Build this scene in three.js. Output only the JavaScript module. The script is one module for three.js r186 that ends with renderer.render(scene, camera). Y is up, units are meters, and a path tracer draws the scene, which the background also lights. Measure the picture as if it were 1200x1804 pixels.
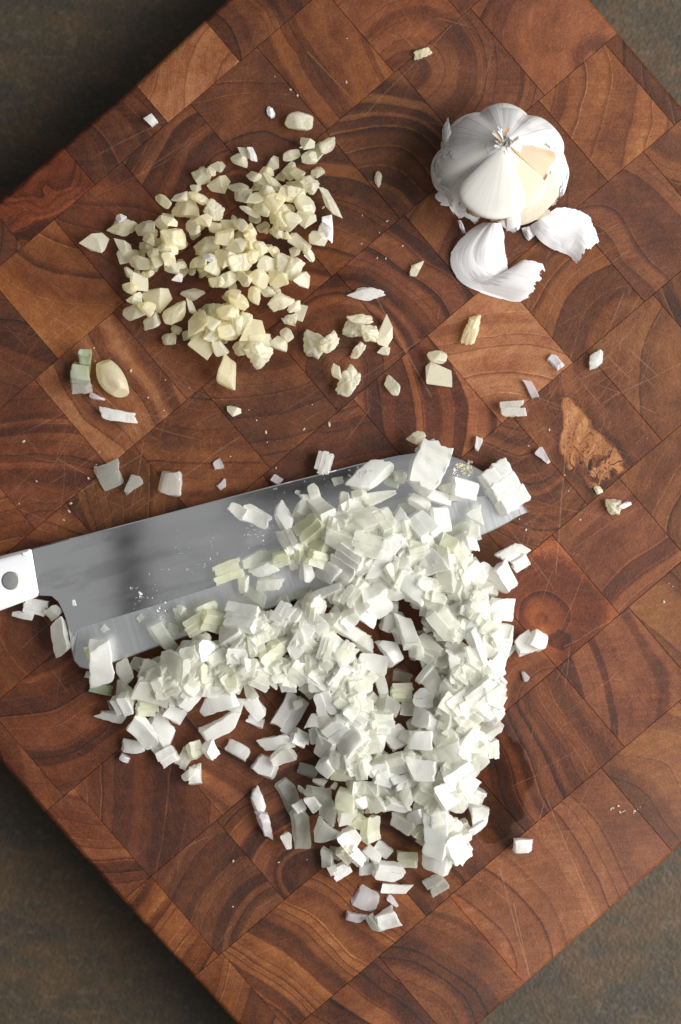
import * as THREE from 'three';
import { mergeVertices, mergeGeometries, toCreasedNormals } from 'three/addons/utils/BufferGeometryUtils.js';
import { ConvexGeometry } from 'three/addons/geometries/ConvexGeometry.js';
import { RectAreaLightUniformsLib } from 'three/addons/lights/RectAreaLightUniformsLib.js';

/* ------------------------------------------------------------------ camera, light, exposure */
const SC = 4300;               // photograph pixels per metre on the board's top
const T = 0.045;               // height of the board's top over the table
const D = 0.95;                // camera above the board's top
const scene = new THREE.Scene();
const camera = new THREE.PerspectiveCamera(2 * Math.atan(902 / SC / D) * 180 / Math.PI, 1200 / 1804, 0.05, 20);
camera.position.set(0, T + D, 0);
camera.up.set(0, 0, -1);
camera.lookAt(0, 0, 0);
camera.focus = D - 0.012;
camera.userData.fStop = 5.6;
scene.background = new THREE.Color().setRGB(0.265, 0.268, 0.27);
RectAreaLightUniformsLib.init();
const renderer = new THREE.WebGLRenderer({ antialias: true });
renderer.toneMapping = THREE.LinearToneMapping;
renderer.toneMappingExposure = 1.06;
renderer.shadowMap.enabled = true;
const LIGHT_AT = new THREE.Vector3(1.30, T + 0.98, 0.16), LIGHT_W = 1.45, LIGHT_H = 1.35, LIGHT_I = 9.7;
const win = new THREE.RectAreaLight(new THREE.Color(1.0, 0.985, 0.96), LIGHT_I, LIGHT_W, LIGHT_H);
win.position.copy(LIGHT_AT); win.lookAt(0.02, T, 0.0); win.name = 'window_light';
scene.add(win);

/* ------------------------------------------------------------------ helpers */
function rngOf(seed) { let s = (seed * 2654435761) >>> 0; return () => { s = (s + 0x6D2B79F5) >>> 0; let t = s; t = Math.imul(t ^ (t >>> 15), t | 1); t ^= t + Math.imul(t ^ (t >>> 7), t | 61); return ((t ^ (t >>> 14)) >>> 0) / 4294967296; }; }
const hash2 = (x, y, s = 0) => { let h = (Math.imul(x | 0, 374761393) + Math.imul(y | 0, 668265263) + Math.imul(s | 0, 1442695041)) | 0; h = Math.imul(h ^ (h >>> 13), 1274126177); return ((h ^ (h >>> 16)) >>> 0) / 4294967296; };
function vn(x, y, s = 0) { const xi = Math.floor(x), yi = Math.floor(y); let fx = x - xi, fy = y - yi; fx = fx * fx * (3 - 2 * fx); fy = fy * fy * (3 - 2 * fy); const a = hash2(xi, yi, s), b = hash2(xi + 1, yi, s), c = hash2(xi, yi + 1, s), d = hash2(xi + 1, yi + 1, s); return a + (b - a) * fx + (c - a) * fy + (a - b - c + d) * fx * fy; }
const fbm = (x, y, s, o = 3) => { let v = 0, a = 0.5, t = 0; for (let i = 0; i < o; i++) { v += a * vn(x, y, s + i * 17); t += a; a *= 0.5; x *= 2.03; y *= 2.03; } return v / t; };
const clamp = (x, a = 0, b = 1) => Math.min(b, Math.max(a, x)), lerp = (a, b, t) => a + (b - a) * t, sstep = (a, b, x) => { const t = clamp((x - a) / (b - a)); return t * t * (3 - 2 * t); };
const px = (x, y, h = 0) => { const f = (D - h) / D; return new THREE.Vector3((x - 600) / SC * f, T + h, (y - 902) / SC * f); };
const used = {};
function numbered(n) { const k = used[n] = (used[n] ?? -1) + 1; return k ? `${n}_${String(k).padStart(3, '0')}` : n; }
function tag(o, label, category, group, kind) { o.userData = { ...(label && { label }), ...(category && { category }), ...(group && { group }), ...(kind && { kind }) }; return o; }
function mesh(name, geo, mat, parent = scene) { const m = new THREE.Mesh(geo, mat); m.name = numbered(name); m.castShadow = m.receiveShadow = true; parent.add(m); return m; }
function thing(name, label, category, group) { const g = new THREE.Group(); g.name = numbered(name); scene.add(g); return tag(g, label, category, group); }
function dataTex(w, h, fn, srgb) {
  const d = new Uint8Array(w * h * 4);
  for (let j = 0; j < h; j++) for (let i = 0; i < w; i++) { const c = fn(i, j); const k = (j * w + i) * 4; for (let q = 0; q < 3; q++) { const v = Array.isArray(c) ? c[q] : c; d[k + q] = clamp(srgb ? (v <= 0.0031308 ? 12.92 * v : 1.055 * Math.pow(v, 1 / 2.4) - 0.055) : v) * 255; } d[k + 3] = 255; }
  const t = new THREE.DataTexture(d, w, h); t.magFilter = THREE.LinearFilter; t.minFilter = THREE.LinearMipmapLinearFilter; t.generateMipmaps = true; t.wrapS = t.wrapT = THREE.RepeatWrapping; if (srgb) t.colorSpace = THREE.SRGBColorSpace; t.needsUpdate = true; return t;
}
function geoFrom(pos, idx, uv) { const g = new THREE.BufferGeometry(); g.setAttribute('position', new THREE.Float32BufferAttribute(pos, 3)); if (uv) g.setAttribute('uv', new THREE.Float32BufferAttribute(uv, 2)); g.setIndex(idx); g.computeVertexNormals(); return g; }

/* ------------------------------------------------------------------ table */
{
  const N = 1024;
  const f = (i, j) => {
    const x = i / N * 24, y = j / N * 24;
    const w = (a, b, s, o) => { // tileable blend
      return fbm(x * a, y * b, s, o);
    };
    const big = w(0.45, 0.6, 3, 4), mid = w(1.6, 2.6, 9, 4), fine = w(9, 14, 21, 2), grit = hash2(i, j, 5);
    const rust = sstep(0.42, 0.68, mid * 0.6 + big * 0.4), blue = sstep(0.5, 0.72, w(0.7, 1.5, 33, 4));
    let c = [0.056, 0.0420, 0.0248];
    c = c.map((v, k) => lerp(v, [0.098, 0.055, 0.026][k], rust * 0.6));
    c = c.map((v, k) => lerp(v, [0.031, 0.030, 0.028][k], blue * 0.5));
    const pale = sstep(0.60, 0.8, w(5, 7, 51, 3)) * 0.55 + (grit > 0.985 ? 0.25 : 0);
    c = c.map((v, k) => lerp(v, [0.135, 0.112, 0.078][k], pale * 0.5));
    const m = (0.80 + 0.40 * fine) * (0.90 + 0.20 * grit);
    return c.map(v => v * m);
  };
  const map = dataTex(N, N, f, true); map.wrapS = map.wrapT = THREE.MirroredRepeatWrapping;
  const bump = dataTex(512, 512, (i, j) => 0.6 * fbm(i / 512 * 40, j / 512 * 60, 77, 3) + 0.4 * hash2(i, j, 8)); bump.wrapS = bump.wrapT = THREE.MirroredRepeatWrapping;
  const mat = new THREE.MeshPhysicalMaterial({ map, bumpMap: bump, bumpScale: 0.0005, roughness: 0.56, specularIntensity: 0.8 });
  const g = new THREE.PlaneGeometry(3, 3); g.rotateX(-Math.PI / 2);
  const uv = g.attributes.uv; for (let i = 0; i < uv.count; i++) uv.setXY(i, uv.getX(i) * 3 / 0.36, uv.getY(i) * 3 / 0.36);
  tag(mesh('table_top', g, mat), 'dark mottled brown stone-like table surface under the cutting board', 'table', null, 'structure');
}

// the dark wall left of the table, out of the frame, that dims the table's left side
{ const g = new THREE.BoxGeometry(0.06, 1.3, 2.4); g.translate(-0.56, 0.652, 0); tag(mesh('wall_left', g, new THREE.MeshStandardMaterial({ color: new THREE.Color().setRGB(0.05, 0.045, 0.04), roughness: 0.9 })), 'dark wall at the left end of the table', 'wall', null, 'structure'); }

/* ------------------------------------------------------------------ cutting board: end-grain blocks */
const CA = 0.7615, SA = 0.6481;
const toU = (x, y) => CA * x - SA * y, toV = (x, y) => SA * x + CA * y, toX = (u, v) => CA * u + SA * v, toY = (u, v) => -SA * u + CA * v;
// rows of blocks: [v0, v1, cuts along u]
const ROWS = [
  [200, 356.5, [-430, -250, -83, 85, 252, 420, 590]],
  [356.5, 548, [-640, -487, -332, -178, -21, 137, 291, 446, 602]],
  [548, 750, [-720, -557, -387, -205, -20, 130, 287, 455, 622]],
  [750, 938, [-650, -487, -329, -172, -16, 140, 297, 455, 608, 762]],
  [938, 1141, [-824, -620, -400, -190, 18, 190, 355, 520, 690]],
  [1141, 1348, [-801, -633, -440, -300, -130, 45, 212, 385, 540, 700]],
  [1348, 1532, [-798, -646, -440, -215, -15, 130, 285, 440, 610]],
  [1532, 1716, [-790, -474, -245, -15, 150, 300, 480, 640]],
  [1716, 1960, [-584, -420, -70, 110, 300, 480]],
];
// pith of the rings of each block in view: row, u inside it -> [pith x, pith y, ring spacing, tone, tone spread]
const PITH = [
  [0, 0, 20, 330, 30, .33, .25], [0, 170, 690, 230, 26, .68, .2], [0, -150, 60, 300, 20, .36, .5], [0, 300, 300, 150, 30, .36, .3],
  [1, 50, 425, 345, 26, .34, .5], [1, 200, 440, 420, 46, .40, .22], [1, 370, 900, -50, 27, .46, .4], [1, 500, 735, 118, 22, .42, .3], [1, -250, 160, 300, 75, .50, .45], [1, -100, 300, 60, 80, .42, .14], [1, -400, -50, 900, 26, .35, .25],
  [2, 540, 725, 112, 22, .43, .25], [2, 370, 650, 430, 30, .38, .4], [2, 690, 1050, 110, 44, .45, .3], [2, -300, 900, 300, 30, .54, .45], [2, -470, 60, 1400, 28, .40, .3], [2, 200, 560, 620, 30, .36, .35], [2, 50, 520, 700, 34, .38, .4], [2, -100, 250, 380, 60, .42, .25],
  [3, 690, 850, 170, 52, .56, .22], [3, 230, 590, 660, 22, .34, .55], [3, 60, 600, 640, 24, .37, .45], [3, -90, 430, 380, 40, .38, .25], [3, -250, 350, 1500, 36, .42, .25], [3, -400, 900, 850, 32, .40, .4], [3, 380, 960, 560, 60, .48, .25], [3, 530, 940, 330, 60, .40, .2], [3, -560, -40, 1300, 30, .44, .3],
  [4, 270, 890, 860, 27, .70, .16], [4, 430, 1150, 650, 38, .44, .4], [4, 600, 930, 650, 52, .47, .28], [4, 100, 420, 760, 26, .47, .5], [4, -100, 700, 1250, 30, .42, .3], [4, -720, -60, 860, 27, .44, .35],
  [5, 300, 1400, 560, 30, .42, .3], [5, 130, 930, 560, 22, .43, .28], [5, 460, 1400, 700, 36, .46, .3], [5, -700, 900, 1480, 31, .38, .35], [5, -530, -100, 1900, 36, .48, .3],
  [6, 60, 950, 1080, 40, .48, .3], [6, 200, 1500, 1350, 30, .44, .3], [6, 340, 1300, 900, 34, .46, .3], [6, -720, 545, 1720, 29, .37, .35], [6, -540, 560, 1545, 17, .40, .5], [6, -100, 980, 1260, 24, .40, .3],
  [7, 70, 880, 1240, 27, .43, .35], [7, -130, 1450, 1020, 26, .36, .4], [7, 220, 880, 1360, 42, .50, .3], [7, -600, 330, 1960, 28, .43, .5], [7, -350, 560, 1720, 26, .39, .4], [7, 380, 1000, 1500, 40, .48, .3],
  [8, -250, 770, 1700, 44, .57, .2], [8, 0, 1010, 1590, 46, .47, .35], [8, -500, 690, 1870, 36, .41, .35], [8, -700, 380, 2100, 40, .42, .4],
];
const blockOf = (u, v) => { let r = 0; while (r < ROWS.length - 1 && v >= ROWS[r][1]) r++; const cuts = ROWS[r][2]; let c = 0; while (c < cuts.length && u >= cuts[c]) c++; return [r, c]; };
const BLOCKS = {};
for (let r = 0; r < ROWS.length; r++) for (let c = 0; c <= ROWS[r][2].length; c++) {
  const k = r * 20 + c, rr = rngOf(900 + k), cuts = ROWS[r][2], u0 = c ? cuts[c - 1] : -960, u1 = c < cuts.length ? cuts[c] : 960, um = (u0 + u1) / 2, vm = (ROWS[r][0] + ROWS[r][1]) / 2;
  const far = 150 + 500 * rr(), an = rr() * 6.283;
  BLOCKS[k] = { seed: k * 13 + 5, u0, u1, px: toX(um, vm) + Math.cos(an) * far, py: toY(um, vm) + Math.sin(an) * far, sp: 24 + 18 * rr(), tone: 0.36 + 0.14 * rr(), spread: 0.25 + 0.2 * rr() };
}
for (const [r, u, x, y, sp, tone, spread] of PITH) { const c = blockOf(u, (ROWS[r][0] + ROWS[r][1]) / 2)[1]; Object.assign(BLOCKS[r * 20 + c], { px: x, py: y, sp, tone, spread }); }
const polyDist = (pts, x, y) => { let d = 1e9, inside = false; for (let i = 0, j = pts.length - 1; i < pts.length; j = i++) { const [x1, y1] = pts[i], [x2, y2] = pts[j]; const dx = x2 - x1, dy = y2 - y1, t = clamp(((x - x1) * dx + (y - y1) * dy) / (dx * dx + dy * dy)); d = Math.min(d, Math.hypot(x - x1 - t * dx, y - y1 - t * dy)); if ((y1 > y) !== (y2 > y) && x < (x2 - x1) * (y - y1) / (y2 - y1) + x1) inside = !inside; } return inside ? -d : d; };
const KNOT = [[988, 702], [1004, 699], [1022, 716], [1052, 762], [1086, 788], [1111, 822], [1085, 842], [1062, 852], [1046, 868], [1030, 850], [1000, 830], [986, 800], [989, 752]];
const WOOD = 2048, U0 = -890, V0 = 240, WS = 1710;
let boardMap, boardRough, boardBump;
{
  // knife scratches, rasterised once
  const scr = new Float32Array(WOOD * WOOD), R = rngOf(77);
  const spots = [[1010, 720, 150, 170], [1080, 600, 130, 60], [960, 960, 130, 60], [150, 640, 170, 90], [150, 860, 120, 70], [300, 720, 120, 60], [780, 130, 150, 28], [900, 480, 150, 40], [450, 1500, 200, 26], [950, 1500, 200, 30], [300, 250, 200, 26], [1000, 1200, 150, 26], [600, 700, 200, 36], [120, 1200, 110, 26]];
  for (const [cx, cy, rad, n] of spots) for (let k = 0; k < n; k++) {
    const a0 = [-0.72, -1.05, 0.35, -1.3, 0.9, -0.5, -0.62][Math.floor(R() * 7)] + (R() - 0.5) * 0.35, len = (R() < 0.12 ? 130 : 20) + R() * R() * 110, x0 = cx + (R() + R() - 1) * rad, y0 = cy + (R() + R() - 1) * rad, st = 0.12 + 0.55 * R() * R(), curve = (R() - 0.5) * 0.0012;
    const w = R() < 0.2 ? 1 : 0;
    for (let s = -len / 2; s < len / 2; s += 0.35) { const a = a0 + s * curve * 2, x = x0 + s * Math.cos(a), y = y0 + s * Math.sin(a); const i = Math.round((toU(x, y) - U0) / WS * WOOD), j = Math.round((toV(x, y) - V0) / WS * WOOD); if (i < 1 || j < 1 || i >= WOOD - 1 || j >= WOOD - 1) continue; const q = 1.25 * st * (0.6 + 0.4 * hash2(i, j, 4)) * (1 - Math.pow(Math.abs(2 * s / len), 4)); scr[j * WOOD + i] = Math.max(scr[j * WOOD + i], q); if (w) scr[j * WOOD + i + 1] = Math.max(scr[j * WOOD + i + 1], q * 0.8); }
  }
  const long = [[640, 205, 830, 10], [540, 90, 625, 180], [250, 800, 120, 880], [40, 1140, 130, 1060], [520, 1480, 820, 1310], [130, 830, 300, 700], [1060, 710, 1200, 640], [1000, 720, 980, 1010], [880, 1530, 935, 1730], [905, 1590, 930, 1710], [960, 1400, 1060, 1640], [660, 520, 760, 700], [1040, 420, 1090, 395], [1080, 460, 1110, 440], [240, 900, 420, 770], [215, 1320, 480, 1180], [995, 1140, 1110, 1075]];
  for (const [x1, y1, x2, y2] of long) { const n = Math.hypot(x2 - x1, y2 - y1) * 3; for (let k = 0; k <= n; k++) { const t = k / n, wob = 2 * (vn(t * 5, x1, 9) - 0.5), x = lerp(x1, x2, t) + wob, y = lerp(y1, y2, t) + wob; const i = Math.round((toU(x, y) - U0) / WS * WOOD), j = Math.round((toV(x, y) - V0) / WS * WOOD); if (i < 1 || j < 1 || i >= WOOD - 1 || j >= WOOD - 1) continue; const q = 0.75 * (0.5 + 0.5 * vn(k / 14, y2, 6)); for (const o of [0, 1]) scr[j * WOOD + i + o] = Math.max(scr[j * WOOD + i + o], q * (o ? 0.6 : 1)); } }
  const RAMP = [[0.019, 0.0078, 0.0048], [0.046, 0.0138, 0.0060], [0.106, 0.0308, 0.0104], [0.198, 0.0660, 0.0205], [0.34, 0.146, 0.054], [0.52, 0.28, 0.135]];
  const ramp = t => { t = clamp(t, 0, 0.9999) * 5; const i = Math.floor(t), f = t - i; return [0, 1, 2].map(k => lerp(RAMP[i][k], RAMP[i + 1][k], f)); };
  const rough = new Uint8Array(WOOD * WOOD), bmp = new Uint8Array(WOOD * WOOD);
  boardMap = dataTex(WOOD, WOOD, (i, j) => {
    const u = U0 + (i + 0.5) / WOOD * WS, v = V0 + (j + 0.5) / WOOD * WS, x = toX(u, v), y = toY(u, v), [r, c] = blockOf(u, v), b = BLOCKS[r * 20 + c], s = b.seed;
    let wx = 40 * (vn(x / 120, y / 120, s) - 0.5) + 4 * (vn(x / 31, y / 31, s + 1) - 0.5), wy = 40 * (vn(x / 120, y / 120, s + 2) - 0.5) + 4 * (vn(x / 31, y / 31, s + 3) - 0.5);
    let swirl = 0;
    if (r === 0 && c === 2) { wx += 70 * (vn(x / 40, y / 40, s + 5) - 0.5); wy += 70 * (vn(x / 40, y / 40, s + 6) - 0.5); swirl = 1; }
    const dKnot = (r === 5) ? polyDist(KNOT, x + 7 * (vn(x / 13, y / 13, 3) - 0.5), y + 7 * (vn(x / 13, y / 13, 4) - 0.5)) : 99;
    const dFlame = Math.hypot((x - 952) * 1.15, y - 1122);
    if (dKnot < 70 && dKnot > 0) { const k = (70 - dKnot) / 70 * 26; wx += k; wy += k; }
    const rad = Math.hypot(x + wx - b.px, y + wy - b.py), ang = Math.atan2(y - b.py, x - b.px);
    let q = rad / (b.sp * 0.70); q += 0.9 * (vn(q * 0.7, s * 3.1, 11) - 0.5) * 2;
    const id = Math.floor(q), f = q - id, hr = hash2(id, s, 7), hr2 = hash2(id, s, 8), hr3 = hash2(id, s, 9);
    const edge = clamp(0.6 / b.sp * 2.4, 0.02, 0.12);          // a ring edge about 1.5 px wide
    let t = b.tone - 0.035 + b.spread * (hr - 0.5) * 0.8;
    const nb = hash2(id + 1, s, 7), pv = hash2(id - 1, s, 7);                  // ease into the neighbouring rings, each with its own sharpness
    t += b.spread * 0.8 * (nb - hr) * sstep(0.55 + 0.4 * hr2, 1, f) * 0.5 + b.spread * 0.8 * (pv - hr) * (1 - sstep(0, 0.45 * hr3, f)) * 0.5;
    const broken = 0.35 + 0.65 * vn(ang * 22, id, s + 4), thin = edge * (0.5 + hr3);
    t += 0.26 * (hr3 > 0.35 ? hr3 : 0.15) * broken * (1 - sstep(thin * 0.5, thin * 1.4, f));             // pale line of open pores
    t -= 0.34 * (hr2 > 0.45 ? hr2 - 0.15 : 0.10) * (0.5 + 0.5 * broken) * sstep(1 - 0.08 - 0.42 * hr2 * hr3, 1, f);   // dark late wood, broad in some rings
    if (hr2 > 0.55) { const f2 = Math.abs(f - 0.25 - 0.5 * hr); t += 0.05 * (1 - sstep(0, 0.045, f2)) * broken; }
    t += 0.24 * (fbm(x / 60, y / 60, s + 21, 3) - 0.5) + 0.07 * (vn(x / 9, y / 9, s + 31) - 0.5);
    t += 0.075 * (vn(ang * rad / 2.6, rad / 22, s + 41) - 0.5) + 0.03 * (vn(ang * rad / 7, rad / 40, s + 42) - 0.5);   // rays across the rings
    const por = hash2(i, j, 91), por2 = vn(x / 2.1, y / 2.1, 61);
    t += 0.10 * (por2 - 0.5) + 0.075 * (por - 0.5);
    if (por > 0.985) t += 0.10;
    let col;
    if (dKnot < 0) {
      const m = fbm(x / 26 + 1.6 * fbm(x / 40, y / 34, 41, 3), y / 60 + 2.2 * fbm(x / 34, y / 40, 43, 3), 45, 4), veins = Math.abs(((m * 9) % 1) - 0.5) * 2, lower = sstep(790, 850, y + 0.3 * (x - 1000));
      const k = 0.80 + 0.42 * (fbm((x + 0.3 * y) / 9 + 2 * fbm(x / 30, y / 30, 49, 2), y / 46, 47, 4) - 0.55) - 0.70 * (1 - sstep(0.02, 0.20 + 0.22 * lower, veins)) * (0.6 + 0.4 * lower) - 0.45 * lower * sstep(0.45, 0.6, vn(x / 15, y / 13, 48)) + 0.10 * (por2 - 0.5) - 0.06 * sstep(-10, 0, dKnot);
      col = ramp(lerp(k, t, sstep(-5, 0, dKnot)));
    } else {
      if (dKnot < 16) t -= 0.15 * (1 - dKnot / 16);
      if (r === 6 && dFlame < 80) { const fl = fbm(x / 15 + 2.6 * vn(x / 30, y / 30, 52), y / 34, 53, 4), k = 1 - dFlame / 80; t = lerp(t, 0.2 + 0.62 * fl + 0.1 * k, k * 0.9); if (Math.hypot(x - 985, (y - 1128) * 1.4) < 22 + 12 * (vn(x / 8, y / 8, 5) - 0.5)) t -= 0.22; }
      col = ramp(t);
      if (swirl || (r === 6 && c === 5)) col = [col[0] * 1.18, col[1] * 0.92, col[2] * 0.85];
    }
    // red / brown drift between blocks
    const hb = hash2(s, 3, 3); col = [col[0] * (0.94 + 0.12 * hb), col[1] * (0.97 + 0.08 * hash2(s, 5, 3)), col[2] * (0.9 + 0.35 * hash2(s, 4, 3))];
    // the red-brown oiled stripe near the lower edge
    if (r === 8) { const d = Math.abs(u + 420 + 9 * (vn(v / 30, 1, 2) - 0.5) - (v > 1716 ? 4 : 0)); if (u < -408 && d < 13) col = [col[0] * 1.12, col[1] * 1.0, col[2] * 0.95]; }
    const sc = scr[j * WOOD + i]; col = col.map((w, k) => lerp(w, [0.36, 0.20, 0.115][k], sc * 0.68));
    // wet patch right of the onion heap, small juice stains
    const wet = sstep(0.0, 0.10, 1 - Math.hypot((x - 862) / 78, (y - 1375) / 105) + 0.5 * (fbm(x / 36, y / 36, 63, 3) - 0.5)) ;
    const wet2 = sstep(0.0, 0.3, 1 - Math.hypot((x - 420) / 230, (y - 490) / 190) + 0.4 * (fbm(x / 45, y / 45, 65, 3) - 0.5));
    col = col.map(w => w * (1 - 0.32 * wet));
    const k = j * WOOD + i;
    rough[k] = 255 * (1 - 0.35 * wet2) * clamp(lerp(0.50 + 0.20 * (fbm(x / 30, y / 30, 71, 3) - 0.5) + 0.12 * (por2 - 0.5) + 0.12 * sc, 0.16, 0.8 * wet));
    bmp[k] = 255 * clamp(0.62 + 0.22 * (por2 - 0.5) - 0.30 * sc);
    return col;
  }, true);
  const gray = a => dataTex(WOOD, WOOD, (i, j) => a[j * WOOD + i] / 255);
  boardRough = gray(rough); boardBump = gray(bmp);
}
const woodMat = new THREE.MeshPhysicalMaterial({ map: boardMap, roughness: 1, roughnessMap: boardRough, bumpMap: boardBump, bumpScale: 0.00018, specularIntensity: 0.7 });
const OUT = [[-501, 788], [-100, 437], [233, 150.5], [385, 10], [740, -302], [790, -297], [1040, -1], [1200, 184.5], [1830, 903], [1830, 945], [1198, 1493], [850, 1801], [640, 1987], [590, 1999], [415, 1804], [207, 1580], [0, 1344]];
const outUV = OUT.map(([x, y]) => [toU(x, y), toV(x, y)]);
function clipPoly(poly, a, b, c, flag) { // keep a*u+b*v<=c ; each vertex carries the flag of the edge that leaves it
  const out = []; for (let i = 0; i < poly.length; i++) { const p = poly[i], q = poly[(i + 1) % poly.length], dp = a * p[0] + b * p[1] - c, dq = a * q[0] + b * q[1] - c; if (dp <= 0) out.push(p); if ((dp <= 0) !== (dq <= 0)) { const t = dp / (dp - dq); const m = [lerp(p[0], q[0], t), lerp(p[1], q[1], t)]; out.push(dp <= 0 ? [...m, flag] : [...m, p[2]]); } } return out;
}
function blockGeo(poly, lift) {
  // poly: [u, v, edge is outer]. layers of (outer inset, joint inset, y), in pixels and metres
  const area = poly.reduce((s, p, i) => { const q = poly[(i + 1) % poly.length]; return s + p[0] * q[1] - q[0] * p[1]; }, 0); if (area < 0) { const flags = poly.map(p => p[2]); poly = poly.map(p => [p[0], p[1]]).reverse().map((p, i, a) => [p[0], p[1], flags[(a.length - 2 - i + a.length) % a.length]]); }
  const n = poly.length, inset = (o, jn) => poly.map((p, i) => { // intersect the moved edges before and after vertex i
    const a = poly[(i + n - 1) % n], b = p, c = poly[(i + 1) % n], d1 = a[2] ? o : jn, d2 = b[2] ? o : jn;
    let e1 = [b[0] - a[0], b[1] - a[1]], e2 = [c[0] - b[0], c[1] - b[1]]; const l1 = Math.hypot(...e1), l2 = Math.hypot(...e2); e1 = e1.map(z => z / l1); e2 = e2.map(z => z / l2);
    const n1 = [-e1[1], e1[0]], n2 = [-e2[1], e2[0]], cr = e1[0] * e2[1] - e1[1] * e2[0];
    if (Math.abs(cr) < 0.05) return [b[0] + n1[0] * (d1 + d2) / 2, b[1] + n1[1] * (d1 + d2) / 2];
    const A = [a[0] + n1[0] * d1, a[1] + n1[1] * d1], B = [b[0] + n2[0] * d2, b[1] + n2[1] * d2], t = ((B[0] - A[0]) * e2[1] - (B[1] - A[1]) * e2[0]) / cr; return [A[0] + e1[0] * t, A[1] + e1[1] * t];
  });
  const R = 0.0032, G = 0.10, layers = [[3, G, -T + 0.003], [0, G, -T + 0.006], [0, G, -R]];
  for (const a of [0.3, 0.6, 0.85, 1]) layers.push([R * SC * (1 - Math.cos(a * Math.PI / 2)) * 0.75, a === 1 ? 0.62 : a > 0.8 ? 0.3 : G, -R * (1 - Math.sin(a * Math.PI / 2)) - (a === 1 ? 0 : 0.00004)]);
  const pos = [], uv = [], idx = [];
  layers.forEach(([o, jn, y]) => { for (const [u, v] of inset(o, jn)) { const x = toX(u, v), z = toY(u, v); pos.push((x - 600) / SC, T + y + lift, (z - 902) / SC); uv.push((u - U0 + y * 900) / WS, (v - V0) / WS); } });
  for (let l = 0; l < layers.length - 1; l++) for (let i = 0; i < n; i++) { const a = l * n + i, b = l * n + (i + 1) % n, c = a + n, d = b + n; idx.push(a, c, b, b, c, d); }
  const top = (layers.length - 1) * n; for (let i = 1; i < n - 1; i++) { idx.push(top, top + i + 1, top + i); idx.push(0, i, i + 1); }
  const g = toCreasedNormals(geoFrom(pos, idx, uv), 0.5); return g;
}
{
  const board = thing('cutting_board', 'large reddish brown end-grain wooden cutting board set at an angle', 'cutting board');
  const R = rngOf(5);
  for (let r = 0; r < ROWS.length; r++) for (let c = 0; c <= ROWS[r][2].length; c++) {
    const b = BLOCKS[r * 20 + c], [v0, v1] = ROWS[r]; let p = outUV.map(q => [q[0], q[1], 1]);
    p = clipPoly(p, -1, 0, -b.u0, 0); if (p.length > 2) p = clipPoly(p, 1, 0, b.u1, 0); if (p.length > 2) p = clipPoly(p, 0, -1, -v0, 0); if (p.length > 2) p = clipPoly(p, 0, 1, v1, 0);
    p = p.filter((q, i) => { const w = p[(i + 1) % p.length]; return Math.hypot(q[0] - w[0], q[1] - w[1]) > 2; });
    const lift = (R() - 0.5) * 0.00012;
    if (p.length < 3) continue; const ar = Math.abs(p.reduce((s, q, i) => { const w = p[(i + 1) % p.length]; return s + q[0] * w[1] - w[0] * q[1]; }, 0)) / 2; if (ar < 300) continue;
    mesh('wood_block', blockGeo(p, lift), woodMat, board);
  }
}

/* ------------------------------------------------------------------ height field that the pieces settle on (1 mm cells over the board) */
const HN = 440, HW = 0.44, HX = -0.15, HZ = -0.22, field = new Float32Array(HN * HN);
const cell = (x, z) => { const i = Math.floor((x - HX) / HW * HN), j = Math.floor((z - HZ) / HW * HN); return i < 0 || j < 0 || i >= HN || j >= HN ? -1 : j * HN + i; };
const heightAt = (x, z) => { const c = cell(x, z); return c < 0 ? 0 : field[c]; };
const ext = (v) => v;

/* ------------------------------------------------------------------ knife */
const STEEL = (() => {
  const N = 1024;
  const smear = dataTex(N, N, (i, j) => { const x = i / N, y = j / N, a = fbm(x * 14 + 3 * fbm(x * 5, y * 5, 1, 2), y * 46, 12, 4), sp = vn(x * 170, y * 170, 3), wipe = sstep(0.5, 0.75, fbm(x * 4, y * 9, 8, 3)); const drops = sp > 0.93 && vn(x * 9, y * 9, 4) > 0.72 ? 0.15 : 0; return clamp(0.045 + 0.30 * wipe * a + 0.05 * a + drops); });
  const brush = dataTex(512, 512, (i, j) => 0.5 + 0.35 * (hash2(i, Math.floor(j / 160), 3) - 0.5) + 0.3 * (vn(i / 2.5, j / 90, 5) - 0.5));
  const film = dataTex(N, N, (i, j) => { const x = i / N, y = j / N; const a = sstep(0.50, 0.72, fbm(x * 9 + 2 * fbm(x * 3, y * 3, 21, 2), y * 34, 22, 4)); const k = 0.80 - 0.15 * a; return [k, k, k * 1.01]; });
  return { face: new THREE.MeshPhysicalMaterial({ color: 0xffffff, map: film, metalness: 0.96, roughness: 1, roughnessMap: smear }), bevel: new THREE.MeshPhysicalMaterial({ color: new THREE.Color().setRGB(0.66, 0.67, 0.68), metalness: 1, roughness: 0.34, bumpMap: brush, bumpScale: 0.00006 }) };
})();
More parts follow.
